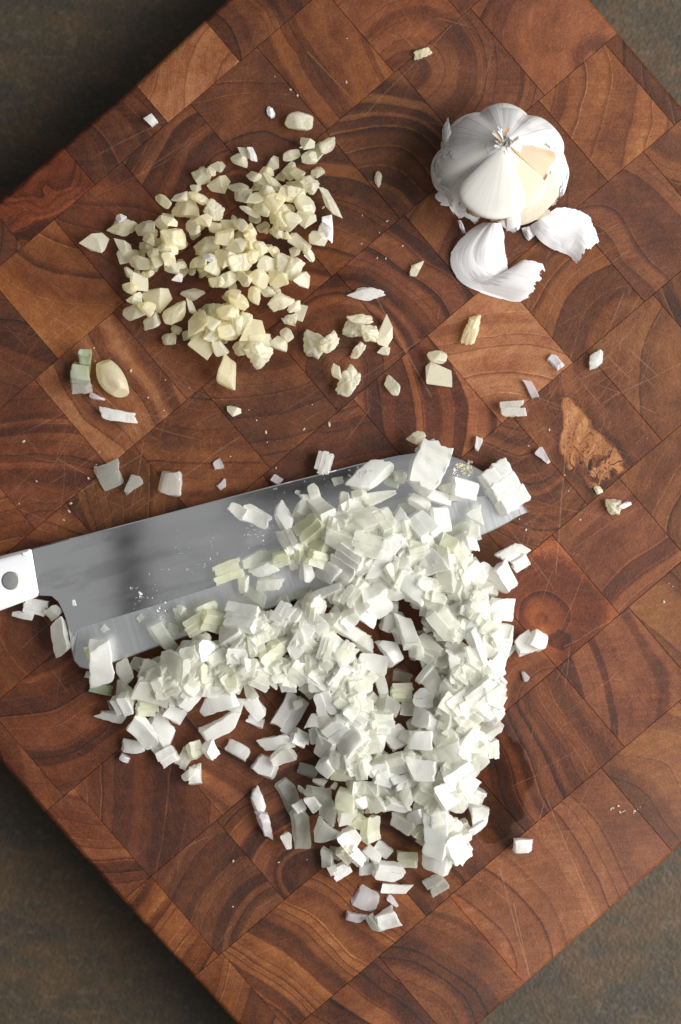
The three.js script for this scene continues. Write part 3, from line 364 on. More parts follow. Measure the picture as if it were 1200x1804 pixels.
const HEAP = {
  'on the blade, heap\'s upper left': [
    [419, 899, 38, 22, 35, 'w'], [450, 912, 60, 34, 18, 'w'], [500, 911, 48, 28, 52, 'w'], [539, 898, 34, 34, 20, 'c'], [566, 895, 74, 30, 55, 'w'], [548, 931, 54, 38, -32, 'g'], [508, 953, 52, 30, 62, 'w'], [456, 982, 54, 28, -20, 'c'], [402, 1006, 54, 36, -20, 'g'], [465, 1003, 46, 24, -28, 'w'], [472, 1030, 56, 24, -12, 'v'], [450, 1052, 50, 20, 30, 'c'], [539, 1000, 58, 30, 72, 'w'], [520, 968, 40, 30, 10, 'g'], [560, 965, 40, 34, 40, 'g'], [495, 985, 34, 26, -20, 'g']],
  'at heap top beside knife tip': [
    [652, 837, 72, 40, -50, 'w'], [620, 889, 44, 26, -22, 'w'], [668, 877, 58, 30, -20, 'v'], [607, 910, 26, 22, 20, 'w'], [648, 918, 66, 42, -12, 'v'], [690, 846, 36, 22, 20, 'c'], [704, 840, 26, 20, 15, 'w'], [772, 876, 48, 26, 14, 'w'], [807, 932, 42, 24, -25, 'c'], [740, 885, 40, 24, 35, 'w'], [720, 893, 34, 24, -10, 'c']],
  'in the heap\'s broad upper part': [
    [581, 1010, 44, 38, -40, 'w'], [615, 986, 60, 52, 30, 'w'], [600, 950, 50, 40, 10, 'v'], [650, 960, 60, 44, 15, 'v'], [640, 1000, 44, 34, -30, 'v'], [707, 922, 42, 30, 55, 'w'], [745, 930, 52, 44, 50, 'w'], [777, 917, 58, 28, 85, 'w'], [707, 965, 40, 34, 10, 'w'], [755, 1000, 66, 46, -35, 'w'], [717, 1025, 82, 46, 35, 'w'], [790, 965, 40, 36, 20, 'g'], [828, 953, 40, 36, 70, 'w'], [788, 1012, 88, 32, 88, 'v'], [822, 1012, 74, 22, 90, 'w'], [848, 1012, 44, 32, -60, 'w'], [735, 975, 44, 36, -15, 'v'], [668, 1060, 72, 46, 66, 'w'], [640, 1085, 46, 34, 20, 'w'], [680, 978, 108, 27, -63, 'w'], [573, 1045, 92, 15, -18, 'w'], [690, 1010, 46, 36, 40, 'v'], [560, 985, 40, 30, 20, 'g']],
  'on the heap\'s left flank': [
    [427, 1090, 62, 50, 15, 'w'], [410, 1112, 50, 40, -20, 'w'], [450, 1105, 44, 36, 30, 'v'], [497, 1087, 50, 34, -60, 'w'], [523, 1080, 46, 26, -70, 'w'], [530, 1125, 86, 27, -64, 'w'], [420, 1153, 36, 32, 0, 'w'], [480, 1150, 60, 36, -40, 'g'], [517, 1187, 60, 38, -70, 'w'], [460, 1190, 44, 26, 70, 'w'], [440, 1180, 40, 34, 10, 'v'], [440, 1215, 40, 26, 70, 'v'],
    [285, 1120, 70, 27, 57, 'c'], [305, 1110, 28, 24, 10, 'c'], [322, 1092, 48, 26, 68, 'c'], [365, 1072, 40, 24, -20, 'g'], [345, 1102, 46, 36, -30, 'g'], [375, 1095, 44, 34, 20, 'g'], [312, 1167, 70, 40, 20, 'v'], [270, 1185, 66, 34, 25, 'v'], [362, 1145, 44, 32, 82, 'w'], [267, 1221, 84, 40, 22, 'v'], [220, 1184, 38, 30, 58, 'v'], [242, 1168, 26, 20, -50, 'c'], [222, 1221, 52, 24, 28, 'v'], [330, 1195, 44, 20, -40, 'w'], [335, 1228, 58, 24, -55, 'w'], [368, 1187, 40, 40, 5, 'g'], [402, 1190, 42, 38, 8, 'g'], [390, 1215, 60, 30, -10, 'v'], [333, 1139, 22, 20, -15, 'w'], [390, 1170, 30, 26, 40, 'w']],
  'at the heap\'s lower left fringe': [
    [178, 1213, 44, 24, 24, 'd'], [160, 1190, 22, 14, 20, 'w'], [217, 1241, 40, 34, 70, 'w'], [260, 1246, 40, 30, 5, 'g'], [198, 1246, 26, 18, 60, 'c'], [247, 1260, 22, 20, 30, 'w'], [307, 1258, 46, 26, 35, 'w'], [200, 1263, 60, 18, 8, 'w'], [250, 1290, 66, 40, 42, 'w'], [288, 1284, 60, 34, 58, 'w'], [235, 1313, 46, 24, 8, 'w'], [270, 1312, 40, 30, 30, 'w'], [387, 1236, 80, 30, -16, 'w'], [388, 1281, 92, 24, -28, 'w'], [295, 1332, 36, 32, -30, 'w'], [325, 1336, 40, 24, -60, 'v'], [413, 1240, 36, 30, 20, 'v'], [450, 1248, 52, 27, 62, 'w'], [452, 1270, 36, 20, 20, 'w']],
  'in the heap\'s middle': [
    [560, 1097, 60, 26, 45, 'w'], [608, 1107, 92, 26, 35, 'v'], [590, 1138, 72, 36, 48, 'w'], [560, 1160, 32, 30, 75, 'w'], [560, 1195, 56, 32, 30, 'w'], [600, 1190, 44, 36, -60, 'w'], [657, 1168, 60, 34, 18, 'w'], [637, 1200, 48, 34, -45, 'v'], [613, 1221, 44, 24, -65, 'w'], [690, 1150, 56, 24, 62, 'w'], [720, 1117, 70, 30, 78, 'w'], [690, 1095, 46, 36, 10, 'v'], [672, 1208, 46, 22, 82, 'v'], [707, 1193, 38, 24, 10, 'c'], [707, 1220, 42, 32, 0, 'g'], [680, 1247, 44, 38, 15, 'c'], [747, 1231, 42, 36, 0, 'w'], [573, 1238, 50, 34, 75, 'w'], [510, 1257, 76, 46, -60, 'w'], [620, 1264, 54, 32, 35, 'w'], [673, 1272, 44, 40, 5, 'v'], [560, 1271, 44, 20, 5, 'w'], [593, 1284, 50, 40, -42, 'w'], [573, 1318, 56, 32, -60, 'w'], [620, 1308, 56, 48, -45, 'w'], [640, 1262, 50, 28, 40, 'w'], [545, 1215, 36, 28, 50, 'v'], [753, 1180, 76, 12, -48, 'w'], [640, 1130, 44, 28, 30, 'v']],
  'on the heap\'s right side': [
    [780, 1095, 60, 42, 50, 'v'], [760, 1140, 60, 44, 30, 'v'], [835, 1076, 56, 46, 6, 'w'], [884, 1076, 58, 40, 8, 'w'], [844, 1140, 88, 42, 76, 'w'], [806, 1185, 84, 27, 88, 'w'], [878, 1111, 54, 24, 12, 'w'], [884, 1153, 46, 22, -62, 'w'], [900, 1147, 34, 8, -45, 'w'], [850, 1218, 66, 44, -40, 'w'], [868, 1236, 34, 28, 20, 'w'], [838, 1190, 36, 30, 60, 'v'], [884, 1197, 24, 16, 40, 'p'], [862, 1250, 50, 40, -30, 'w'], [866, 1272, 22, 16, -60, 'p'], [830, 1180, 60, 34, 70, 'v'], [870, 1180, 40, 30, 60, 'w'], [815, 1235, 60, 40, -35, 'v'], [760, 1200, 50, 34, 60, 'v'], [790, 1245, 44, 34, 20, 'v'], [835, 1110, 50, 36, 40, 'w']],
  'in the heap\'s lower arm': [
    [745, 1262, 44, 34, 20, 'w'], [772, 1278, 50, 24, 28, 'w'], [700, 1300, 50, 36, 60, 'w'], [745, 1302, 44, 42, 5, 'w'], [830, 1316, 64, 42, -40, 'w'], [846, 1300, 34, 26, 30, 'w'], [665, 1356, 48, 44, 0, 'w'], [745, 1356, 58, 48, 10, 'w'], [790, 1330, 60, 46, -20, 'v'], [806, 1362, 58, 44, -30, 'w'], [826, 1385, 46, 30, -50, 'w'], [700, 1345, 44, 36, -20, 'v'], [710, 1378, 40, 26, -20, 'w'], [630, 1350, 32, 20, 40, 'c'], [600, 1363, 46, 22, 5, 'g'], [577, 1353, 36, 28, -38, 'w'], [543, 1357, 34, 26, 20, 'c'], [563, 1377, 24, 18, 15, 'v'], [567, 1397, 52, 22, 12, 'c'], [553, 1417, 38, 18, 50, 'w'], [610, 1410, 44, 40, -75, 'g'], [640, 1414, 28, 26, -25, 'w'], [578, 1428, 40, 38, 30, 'c'], [663, 1412, 60, 22, 56, 'v'], [703, 1420, 50, 27, 20, 'w'], [680, 1370, 40, 30, 20, 'w'], [790, 1400, 60, 44, -25, 'w'], [755, 1400, 50, 40, 40, 'v'], [735, 1440, 40, 26, -25, 'w']],
  'at the heap\'s lower end': [
    [577, 1466, 44, 42, 20, 'c'], [615, 1477, 42, 38, -35, 'w'], [655, 1460, 56, 36, 80, 'g'], [635, 1450, 40, 26, 40, 'g'], [577, 1514, 44, 18, 85, 'w'], [592, 1502, 30, 26, 30, 'c'], [600, 1534, 36, 24, -30, 'w'], [610, 1503, 34, 26, 50, 'g'], [627, 1508, 36, 22, 40, 'w'], [657, 1504, 40, 20, 45, 'w'], [675, 1497, 42, 20, 40, 'w'], [640, 1515, 24, 20, 10, 'w'], [650, 1529, 54, 18, -8, 'w'], [687, 1535, 58, 34, 10, 'w'], [718, 1514, 38, 30, 0, 'g'], [740, 1468, 30, 22, -50, 'g'], [772, 1464, 98, 46, 90, 'w'], [770, 1515, 58, 50, 20, 'w'], [768, 1558, 36, 34, -30, 'c'], [800, 1490, 50, 40, 60, 'w'], [815, 1502, 42, 24, -40, 'w'], [694, 1566, 60, 18, 5, 'w'], [647, 1581, 48, 40, 28, 'p'], [692, 1587, 26, 14, 48, 'p']],
};
{
  const all = []; for (const where in HEAP) HEAP[where].forEach(p => all.push([...p, where]));
  const R = rngOf(8), key = p => { const d = Math.min(Math.hypot(p[0] - 700, p[1] - 1000), Math.hypot(p[0] - 800, p[1] - 1180), Math.hypot(p[0] - 760, p[1] - 1390), Math.hypot(p[0] - 440, p[1] - 1110)); return -d + 90 * R() + (p[2] > 60 ? 50 : 0) + (p[5] === 'w' ? 50 : p[5] === 'c' ? -60 : 0); };
  all.map(p => [key(p), p]).sort((a, b) => a[0] - b[0]).forEach(([, [x, y, L, W, a, tone, where]], k) => { onionPiece(x, y, L, W, a, tone, { where, th: where.startsWith('at the') && tone === 'p' ? 0.0012 : undefined }); if (k > 40 && k % 4 === 1) { // small bits caught between the larger dice, past what one could count
      const ll = (15 + 16 * R()) / SC, ww = ll * (0.5 + 0.4 * R()), list = R() < 0.5 ? ONION.cube : ONION.slab, geo = list[Math.floor(R() * list.length)], [gx, gy, gz] = geo.userData.size, th = ww * 0.7, st = settle(x + (R() - 0.5) * 60, y + (R() - 0.5) * 60, ll, ww, th, R() * 6.28, 0.9, R, 0.5); MASS.push(geo.clone().applyMatrix4(new THREE.Matrix4().compose(st.pos, st.quat, new THREE.Vector3(ll / gx, th / gy, ww / gz)))); } });
  tag(mesh('chopped_onion_mass', mergeGeometries(MASS), OM.v), 'small chopped onion bits deep inside the heap and between its pieces', 'chopped onion', null, 'stuff');
}
// loose pieces
const LOOSE = [
  [178, 1167, 80, 36, 82, 'w', 'thick white onion stick lying across the heel of the blade', { tilt: 0.1, kind: 'strip', th: 0.008 }],
  [157, 1151, 28, 12, 80, 'g', 'small yellowish onion bit tucked beside the stick on the blade heel', {}],
  [819, 862, 42, 40, 10, 'w', 'square white onion dice alone on the blade near its tip', { kind: 'cube', th: 0.007 }],
  [840, 912, 30, 25, 60, 'v', 'small wedge of onion on the blade between heap and tip', { wedge: 1 }],
  [570, 817, 38, 25, -76, 'w', 'onion strip leaning on the knife spine behind the blade', {}],
  [595, 848, 20, 14, -20, 'c', 'tiny translucent onion scrap stuck on the blade below its spine', { th: 0.0012 }],
  [524, 867, 9, 7, 20, 'w', 'speck of onion on the dark reflection in the blade', { th: 0.001 }],
  [131, 1063, 13, 6, 80, 'w', 'white sliver of onion on the blade near the handle', { th: 0.001 }],
  [247, 1089, 14, 8, -35, 'c', 'pale round onion seed-like scrap on the grind of the blade', { th: 0.0012 }],
  [183, 1108, 12, 10, -35, 'c', 'pale onion scrap on the blade just above the thick stick', { th: 0.0012 }],
  [247, 1045, 8, 5, 50, 'w', 'crumb of onion in the middle of the blade', { th: 0.0008 }],
  [63, 1068, 42, 27, 12, 'w', 'white onion chip peeping out beneath the knife handle', { tilt: 0.2 }],
  [46, 1084, 38, 11, 10, 'w', 'thin onion sliver below the handle\'s lower edge', { th: 0.002 }],
  [93, 1077, 30, 20, -35, 'v', 'onion chip in the notch between handle and blade heel', { tilt: 0.2 }],
  [108, 1122, 64, 25, 74, 'v', 'long onion slab standing along the blade\'s heel', { th: 0.005 }],
  [886, 1018, 46, 38, 52, 'w', 'large square onion dice right of the heap', { kind: 'cube', th: 0.008 }],
  [903, 973, 48, 25, -36, 'w', 'pointed onion flake above the large dice right of the heap', { th: 0.004 }],
  [915, 990, 30, 24, -32, 'w', 'smaller square onion chip beside the pointed flake right of the heap', {}],
  [924, 1135, 34, 34, -25, 'w', 'left half of a white chevron of onion right of the heap', { flat: 1, th: 0.004 }],
  [949, 1127, 32, 28, 30, 'w', 'right half of a white chevron of onion right of the heap', { flat: 1, th: 0.004 }],
  [925, 1191, 20, 14, 55, 'p', 'tiny ribbed onion cone on the board right of the heap', { wedge: 1 }],
  [845, 1435, 31, 30, 85, 'w', 'white onion dice with a purple skin sliver below it', { kind: 'cube', th: 0.007 }],
  [836, 1461, 36, 12, -25, 'p', 'curled purple skin sliver under the lower right onion dice', { th: 0.0015 }],
  [919, 1491, 30, 28, 2, 'w', 'lone white onion dice farthest to the lower right', { kind: 'cube', th: 0.0072 }],
  [420, 1321, 38, 28, 30, 'w', 'white onion chip alone on the wood left of the heap\'s bay', { th: 0.0045 }],
  [487, 1307, 60, 22, -15, 'w', 'pointed onion strip at the mouth of the heap\'s left bay', { wedge: 1, th: 0.004 }],
  [529, 1301, 30, 27, 25, 'w', 'ragged onion chip at the blunt end of the pointed strip', { th: 0.004 }],
  [557, 1297, 22, 34, 0, 'c', 'greyish onion chip half shaded at the edge of the heap\'s left bay', { th: 0.004 }],
  [466, 1348, 42, 32, 30, 'w', 'white onion wedge below the pointed strip', { kind: 'cube', th: 0.006 }],
  [500, 1328, 38, 28, -30, 'v', 'onion chip leaning on the white wedge below the pointed strip', { th: 0.004 }],
  [455, 1412, 42, 20, 62, 'w', 'upper white end of a two-tone onion stick below the heap\'s bay', { th: 0.004 }],
  [467, 1450, 54, 17, 72, 'p', 'lower purplish end of a two-tone onion stick below the heap\'s bay', { th: 0.0035 }],
  [508, 1400, 76, 24, 66, 'c', 'upper half of a long grey onion strip left of the lower heap', { th: 0.003 }],
  [529, 1452, 72, 25, 84, 'c', 'lower half of a long grey onion strip left of the lower heap', { th: 0.003 }],
  [527, 1421, 25, 17, -28, 'w', 'small onion chip lying across the long grey strip', { th: 0.0025 }],
  [508, 1481, 27, 19, 78, 'v', 'small banded onion dice left of the long grey strip\'s foot', { th: 0.005 }],
  [625, 1616, 37, 12, 12, 'p', 'narrow purple-grey onion stick below the heap, lowest on the left', { th: 0.0028 }],
  [682, 1621, 36, 35, -20, 'w', 'white onion chunk lowest of all below the heap', { kind: 'cube', th: 0.007 }],
  [658, 1626, 36, 10, 52, 'c', 'thin onion sliver leaning on the lowest white chunk', { th: 0.003 }],
  [345, 1322, 28, 22, 66, 'g', 'greenish banded onion dice at the lower left fringe of the heap', { kind: 'cube', th: 0.005 }],
  [372, 1322, 30, 25, 62, 'w', 'white onion dice beside the greenish banded one', { kind: 'cube', th: 0.006 }],
  [346, 1367, 34, 25, 84, 'w', 'white onion dice lowest on the left fringe', { kind: 'cube', th: 0.006 }],
  [332, 1365, 22, 16, -40, 'v', 'onion shard half under the lowest dice of the left fringe', { th: 0.003 }],
  [219, 1336, 16, 13, 30, 'p', 'tiny purple-tipped onion crumb left of the heap', { th: 0.003 }],
  [193, 840, 46, 37, 78, 'c', 'translucent layered onion leaf above the knife, leftmost', { th: 0.0022, kind: 'slab' }],
  [233, 854, 40, 27, -55, 'c', 'smaller translucent ribbed onion leaf touching the leftmost one', { th: 0.0022, wedge: 1 }],
  [301, 850, 42, 36, 10, 'v', 'rounded white and green onion chip above the blade', { kind: 'cube', th: 0.006 }],
  [384, 818, 17, 16, -20, 'p', 'small pale square of onion skin above the blade', { th: 0.001 }],
  [391, 855, 20, 9, -40, 'p', 'glassy onion skin scrap just above the knife spine', { th: 0.001 }],
  [488, 845, 22, 12, 38, 'p', 'brownish transparent onion skin flake beside the knife spine', { th: 0.0006 }],
  [208, 732, 66, 17, 6, 'w', 'long white onion strip below the halved garlic clove', { th: 0.004, kind: 'strip' }],
  [143, 657, 38, 30, 96, 'd', 'upper green-striped half of the layered onion stack beside the clove', { th: 0.006, kind: 'cube', tilt: 0 }],
  [141, 683, 34, 22, 4, 'c', 'lower grey half of the layered onion stack beside the clove', { th: 0.006, kind: 'cube', tilt: 0 }],
  [151, 626, 26, 19, 5, 'd', 'small green-edged onion dice above the layered stack', { th: 0.005, kind: 'cube' }],
  [171, 700, 22, 12, 15, 'p', 'purplish onion scrap below the layered stack', { th: 0.0025, wedge: 1 }],
  [904, 720, 40, 26, -4, 'v', 'smooth white onion chip on the bright brown block\'s lower corner', { th: 0.004 }],
  [937, 687, 38, 13, 66, 'p', 'narrow onion sliver on the bright brown block\'s right edge', { th: 0.002, wedge: 1 }],
  [976, 635, 30, 14, 48, 'p', 'small whitish skin strip at the bright block\'s right corner', { th: 0.0014 }],
  [1050, 634, 26, 22, 80, 'w', 'small white onion square farthest to the right', { th: 0.004, flat: 1 }],
  [957, 803, 28, 18, 50, 'p', 'purple-grey onion shard left of the dark knot', { th: 0.0025, wedge: 1 }],
  [842, 783, 24, 14, -75, 'w', 'small white onion chip just above the knife tip', { th: 0.003, wedge: 1 }],
  [266, 212, 20, 17, 60, 'w', 'tiny square onion crumb near the board\'s upper left edge', { th: 0.003 }],
];
for (const [x, y, L, W, a, tone, label, o] of LOOSE) onionPiece(x, y, L, W, a, tone, { label, tilt: 0.25, ...o });
// two chunks that the knife scored but did not part: their cubes are parts
function scoredChunk(label, x, y, a, nx, nz, cw, cl, h, tone) {
  const R = rngOf(x), s = settle(x, y, nx * cl, nz * cw, h, a * Math.PI / 180, 0.1, R), g = thing('onion_chunk', label, 'onion piece', null); g.position.copy(s.pos); g.quaternion.copy(s.quat);
  for (let i = 0; i < nx; i++) for (let j = 0; j < nz; j++) { const geo = onionGeo(x + i * 7 + j, cl * 1.15, h * (0.93 + 0.12 * R()), cw * 1.13, { skew: 0.10, skewY: 0.16, bend: 0.3, side: 3, r: 0.0010, cuts: 0, rag: 0.0004 }); const m = mesh('onion_cube', geo, OM[tone], g); m.position.set((i - (nx - 1) / 2) * cl + (j ? 0.0008 : 0), (R() - 0.5) * 0.0007, (j - (nz - 1) / 2) * cw); m.rotation.set(0, (R() - 0.5) * 0.05, 0); }
}
scoredChunk('thick white onion chunk scored into six cubes hanging over the knife tip', 887, 857, 58, 3, 2, 0.0060, 0.0064, 0.0085, 'w');
onionPiece(752, 828, 84, 56, -64, 'w', { label: 'largest layered white onion chunk standing on the blade at the heap\'s top', geo: onionGeo(301, 0.0196, 0.0082, 0.0132, { step: 0.0006, skew: 0.22, skewY: 0.3, bend: 0.5, rag: 0.0006 }), th: 0.0085, tilt: 0.3, kind: 'cube' });
onionPiece(757, 797, 40, 34, -30, 'c', { label: 'translucent onion leaf jutting from the largest chunk over the spine', th: 0.003, tilt: 0.5 });

/* ------------------------------------------------------------------ garlic: minced pieces */
function chunkGeo(seed, rag = 0) {
  const R = rngOf(seed * 7 + 3), g = new THREE.IcosahedronGeometry(1, 9), P = g.attributes.position, n = 7 + Math.floor(R() * 4), pl = [];
  for (let k = 0; k < n; k++) { const z = 1 - 2 * (k + 0.5) / n, a = k * 2.4 + R() * 1.2, r = Math.sqrt(1 - z * z); pl.push([new THREE.Vector3(r * Math.cos(a) + (R() - 0.5) * 0.5, z + (R() - 0.5) * 0.5, r * Math.sin(a) + (R() - 0.5) * 0.5).normalize(), 0.50 + 0.50 * R()]); }
  const v = new THREE.Vector3(), p = 20;
  for (let i = 0; i < P.count; i++) { v.fromBufferAttribute(P, i).normalize(); let s = 0; for (const [q, d] of pl) { const c = q.dot(v); if (c > 0) s += Math.pow(c / d, p); } let r = Math.min(1.25, Math.pow(s, -1 / p)); const az = Math.atan2(v.z, v.x); if (rag) r *= 1 + rag * ((vn(az * 2.6 + 20, v.y * 2, seed) - 0.5) + 0.7 * (vn(az * 6.5 + 40, v.y * 4, seed + 1) - 0.5)); r *= 1 + 0.05 * (vn(v.x * 4 + 9, v.z * 4 + v.y * 3, seed + 2) - 0.5); v.multiplyScalar(r); P.setXYZ(i, v.x, v.y, v.z); }
  g.deleteAttribute('uv'); g.deleteAttribute('normal'); const m = mergeVertices(g, 1e-5); m.computeVertexNormals(); m.computeBoundingBox(); const b = m.boundingBox, sz = b.getSize(new THREE.Vector3()), c = b.getCenter(new THREE.Vector3()); m.translate(-c.x, -c.y, -c.z); m.scale(1 / sz.x, 1 / sz.y, 1 / sz.z);
  const Q = m.attributes.position, uv = new Float32Array(Q.count * 2); for (let i = 0; i < Q.count; i++) { uv[2 * i] = Q.getX(i) * 0.5 + Q.getY(i) * 0.3; uv[2 * i + 1] = Q.getZ(i) * 0.5 + Q.getY(i) * 0.2; } m.setAttribute('uv', new THREE.BufferAttribute(uv, 2)); m.userData.size = [1, 1, 1]; return m;
}
function hullGeo(seed) {
  const R = rngOf(seed * 31 + 7), pts = [], n = 9 + Math.floor(R() * 6);
  for (let k = 0; k < n; k++) { const q = new THREE.Vector3(R() - 0.5, (R() - 0.5) * 0.95, R() - 0.5); const m = Math.max(Math.abs(q.x), Math.abs(q.y), Math.abs(q.z)); q.multiplyScalar(0.5 / m * (0.72 + 0.28 * R())); pts.push(q); }
  let g = new ConvexGeometry(pts); g.deleteAttribute('normal'); g.deleteAttribute('uv'); g.computeBoundingBox(); const sz = g.boundingBox.getSize(new THREE.Vector3()), c = g.boundingBox.getCenter(new THREE.Vector3()); g.translate(-c.x, -c.y, -c.z); g.scale(1 / sz.x, 1 / sz.y, 1 / sz.z);
  g = toCreasedNormals(g, 0.35); const P = g.attributes.position, uv = new Float32Array(P.count * 2); for (let i = 0; i < P.count; i++) { uv[2 * i] = P.getX(i) * 0.5 + P.getY(i) * 0.3; uv[2 * i + 1] = P.getZ(i) * 0.5 + P.getY(i) * 0.2; } g.setAttribute('uv', new THREE.BufferAttribute(uv, 2)); g.userData.size = [1, 1, 1]; return g;
}
const GARLIC = [...[...Array(4)].map((_, k) => hullGeo(k + 1)), ...[...Array(16)].map((_, k) => chunkGeo(k + 1, 0.05 + 0.06 * (k % 3)))], RAGGED = [...Array(6)].map((_, k) => chunkGeo(k + 40, 0.26));
const garlicMat = (a, b, s, tr = 0.28) => new THREE.MeshPhysicalMaterial({ map: tint(a, b, s), bumpMap: veins, bumpScale: 0.00008, roughness: 0.66, transmission: Math.min(0.8, tr * 1.12), thickness: 0, ior: 1.36, clearcoat: 0.9, clearcoatRoughness: 0.14 });
const GM = { y: garlicMat([0.955, 0.90, 0.64], [0.96, 0.925, 0.74], 11, 0.6), l: garlicMat([0.96, 0.94, 0.82], [0.95, 0.915, 0.73], 12, 0.6), t: garlicMat([0.90, 0.86, 0.66], [0.94, 0.915, 0.78], 13, 0.66), s: garlicMat([0.78, 0.74, 0.72], [0.88, 0.86, 0.82], 14, 0.4) };
const GT = { y: 'cream yellow', l: 'pale cream', t: 'duller translucent', s: 'greyish skin-covered' };
let garlicCount = 0;
function garlicPiece(x, y, L, W, a, tone, o = {}) {
  const R = rngOf(7000 + garlicCount++), big = o.label ? 1.04 : 1.05, l = L / SC * big * 1.07, w = W / SC * big * 1.07, list = o.rag ? RAGGED : GARLIC, geo = list[Math.floor(R() * list.length)], th = o.th ?? Math.min(w * (0.55 + 0.2 * R()), 0.0062);
  const s = settle(x, y, l * 0.86, w * 0.86, th, a * Math.PI / 180, o.tilt ?? 0.8, R, 0.45), m = mesh('garlic_piece', geo, GM[tone]); m.position.copy(s.pos); m.quaternion.copy(s.quat); m.scale.set(l, th, w);
  const shape = o.rag ? 'ragged clump' : L / W > 1.55 ? 'long sliver' : L > 33 ? 'large chunk' : L > 21 ? 'chopped piece' : 'small bit';
  return tag(m, o.label ?? `${GT[tone]} ${shape} of garlic ${o.where}`, 'garlic piece', o.label ? 'garlic pieces lying loose on the board' : 'minced garlic pieces in the pile');
}
{
  const R = rngOf(55), cl = [[[430, 460], [90, 70], 44], [[290, 440], [80, 60], 30], [[490, 360], [80, 60], 30], [[380, 560], [90, 60], 34]];
  for (const [[cx, cy], [sx, sy], n] of cl) for (let k = 0; k < n; k++) { const L = 12 + 15 * R(); garlicPiece(cx + (R() + R() - 1) * sx, cy + (R() + R() - 1) * sy, L, L * 0.8, R() * 180, 'ytl'[Math.floor(R() * 3)], { where: 'low in the pile between larger pieces' }); }
}
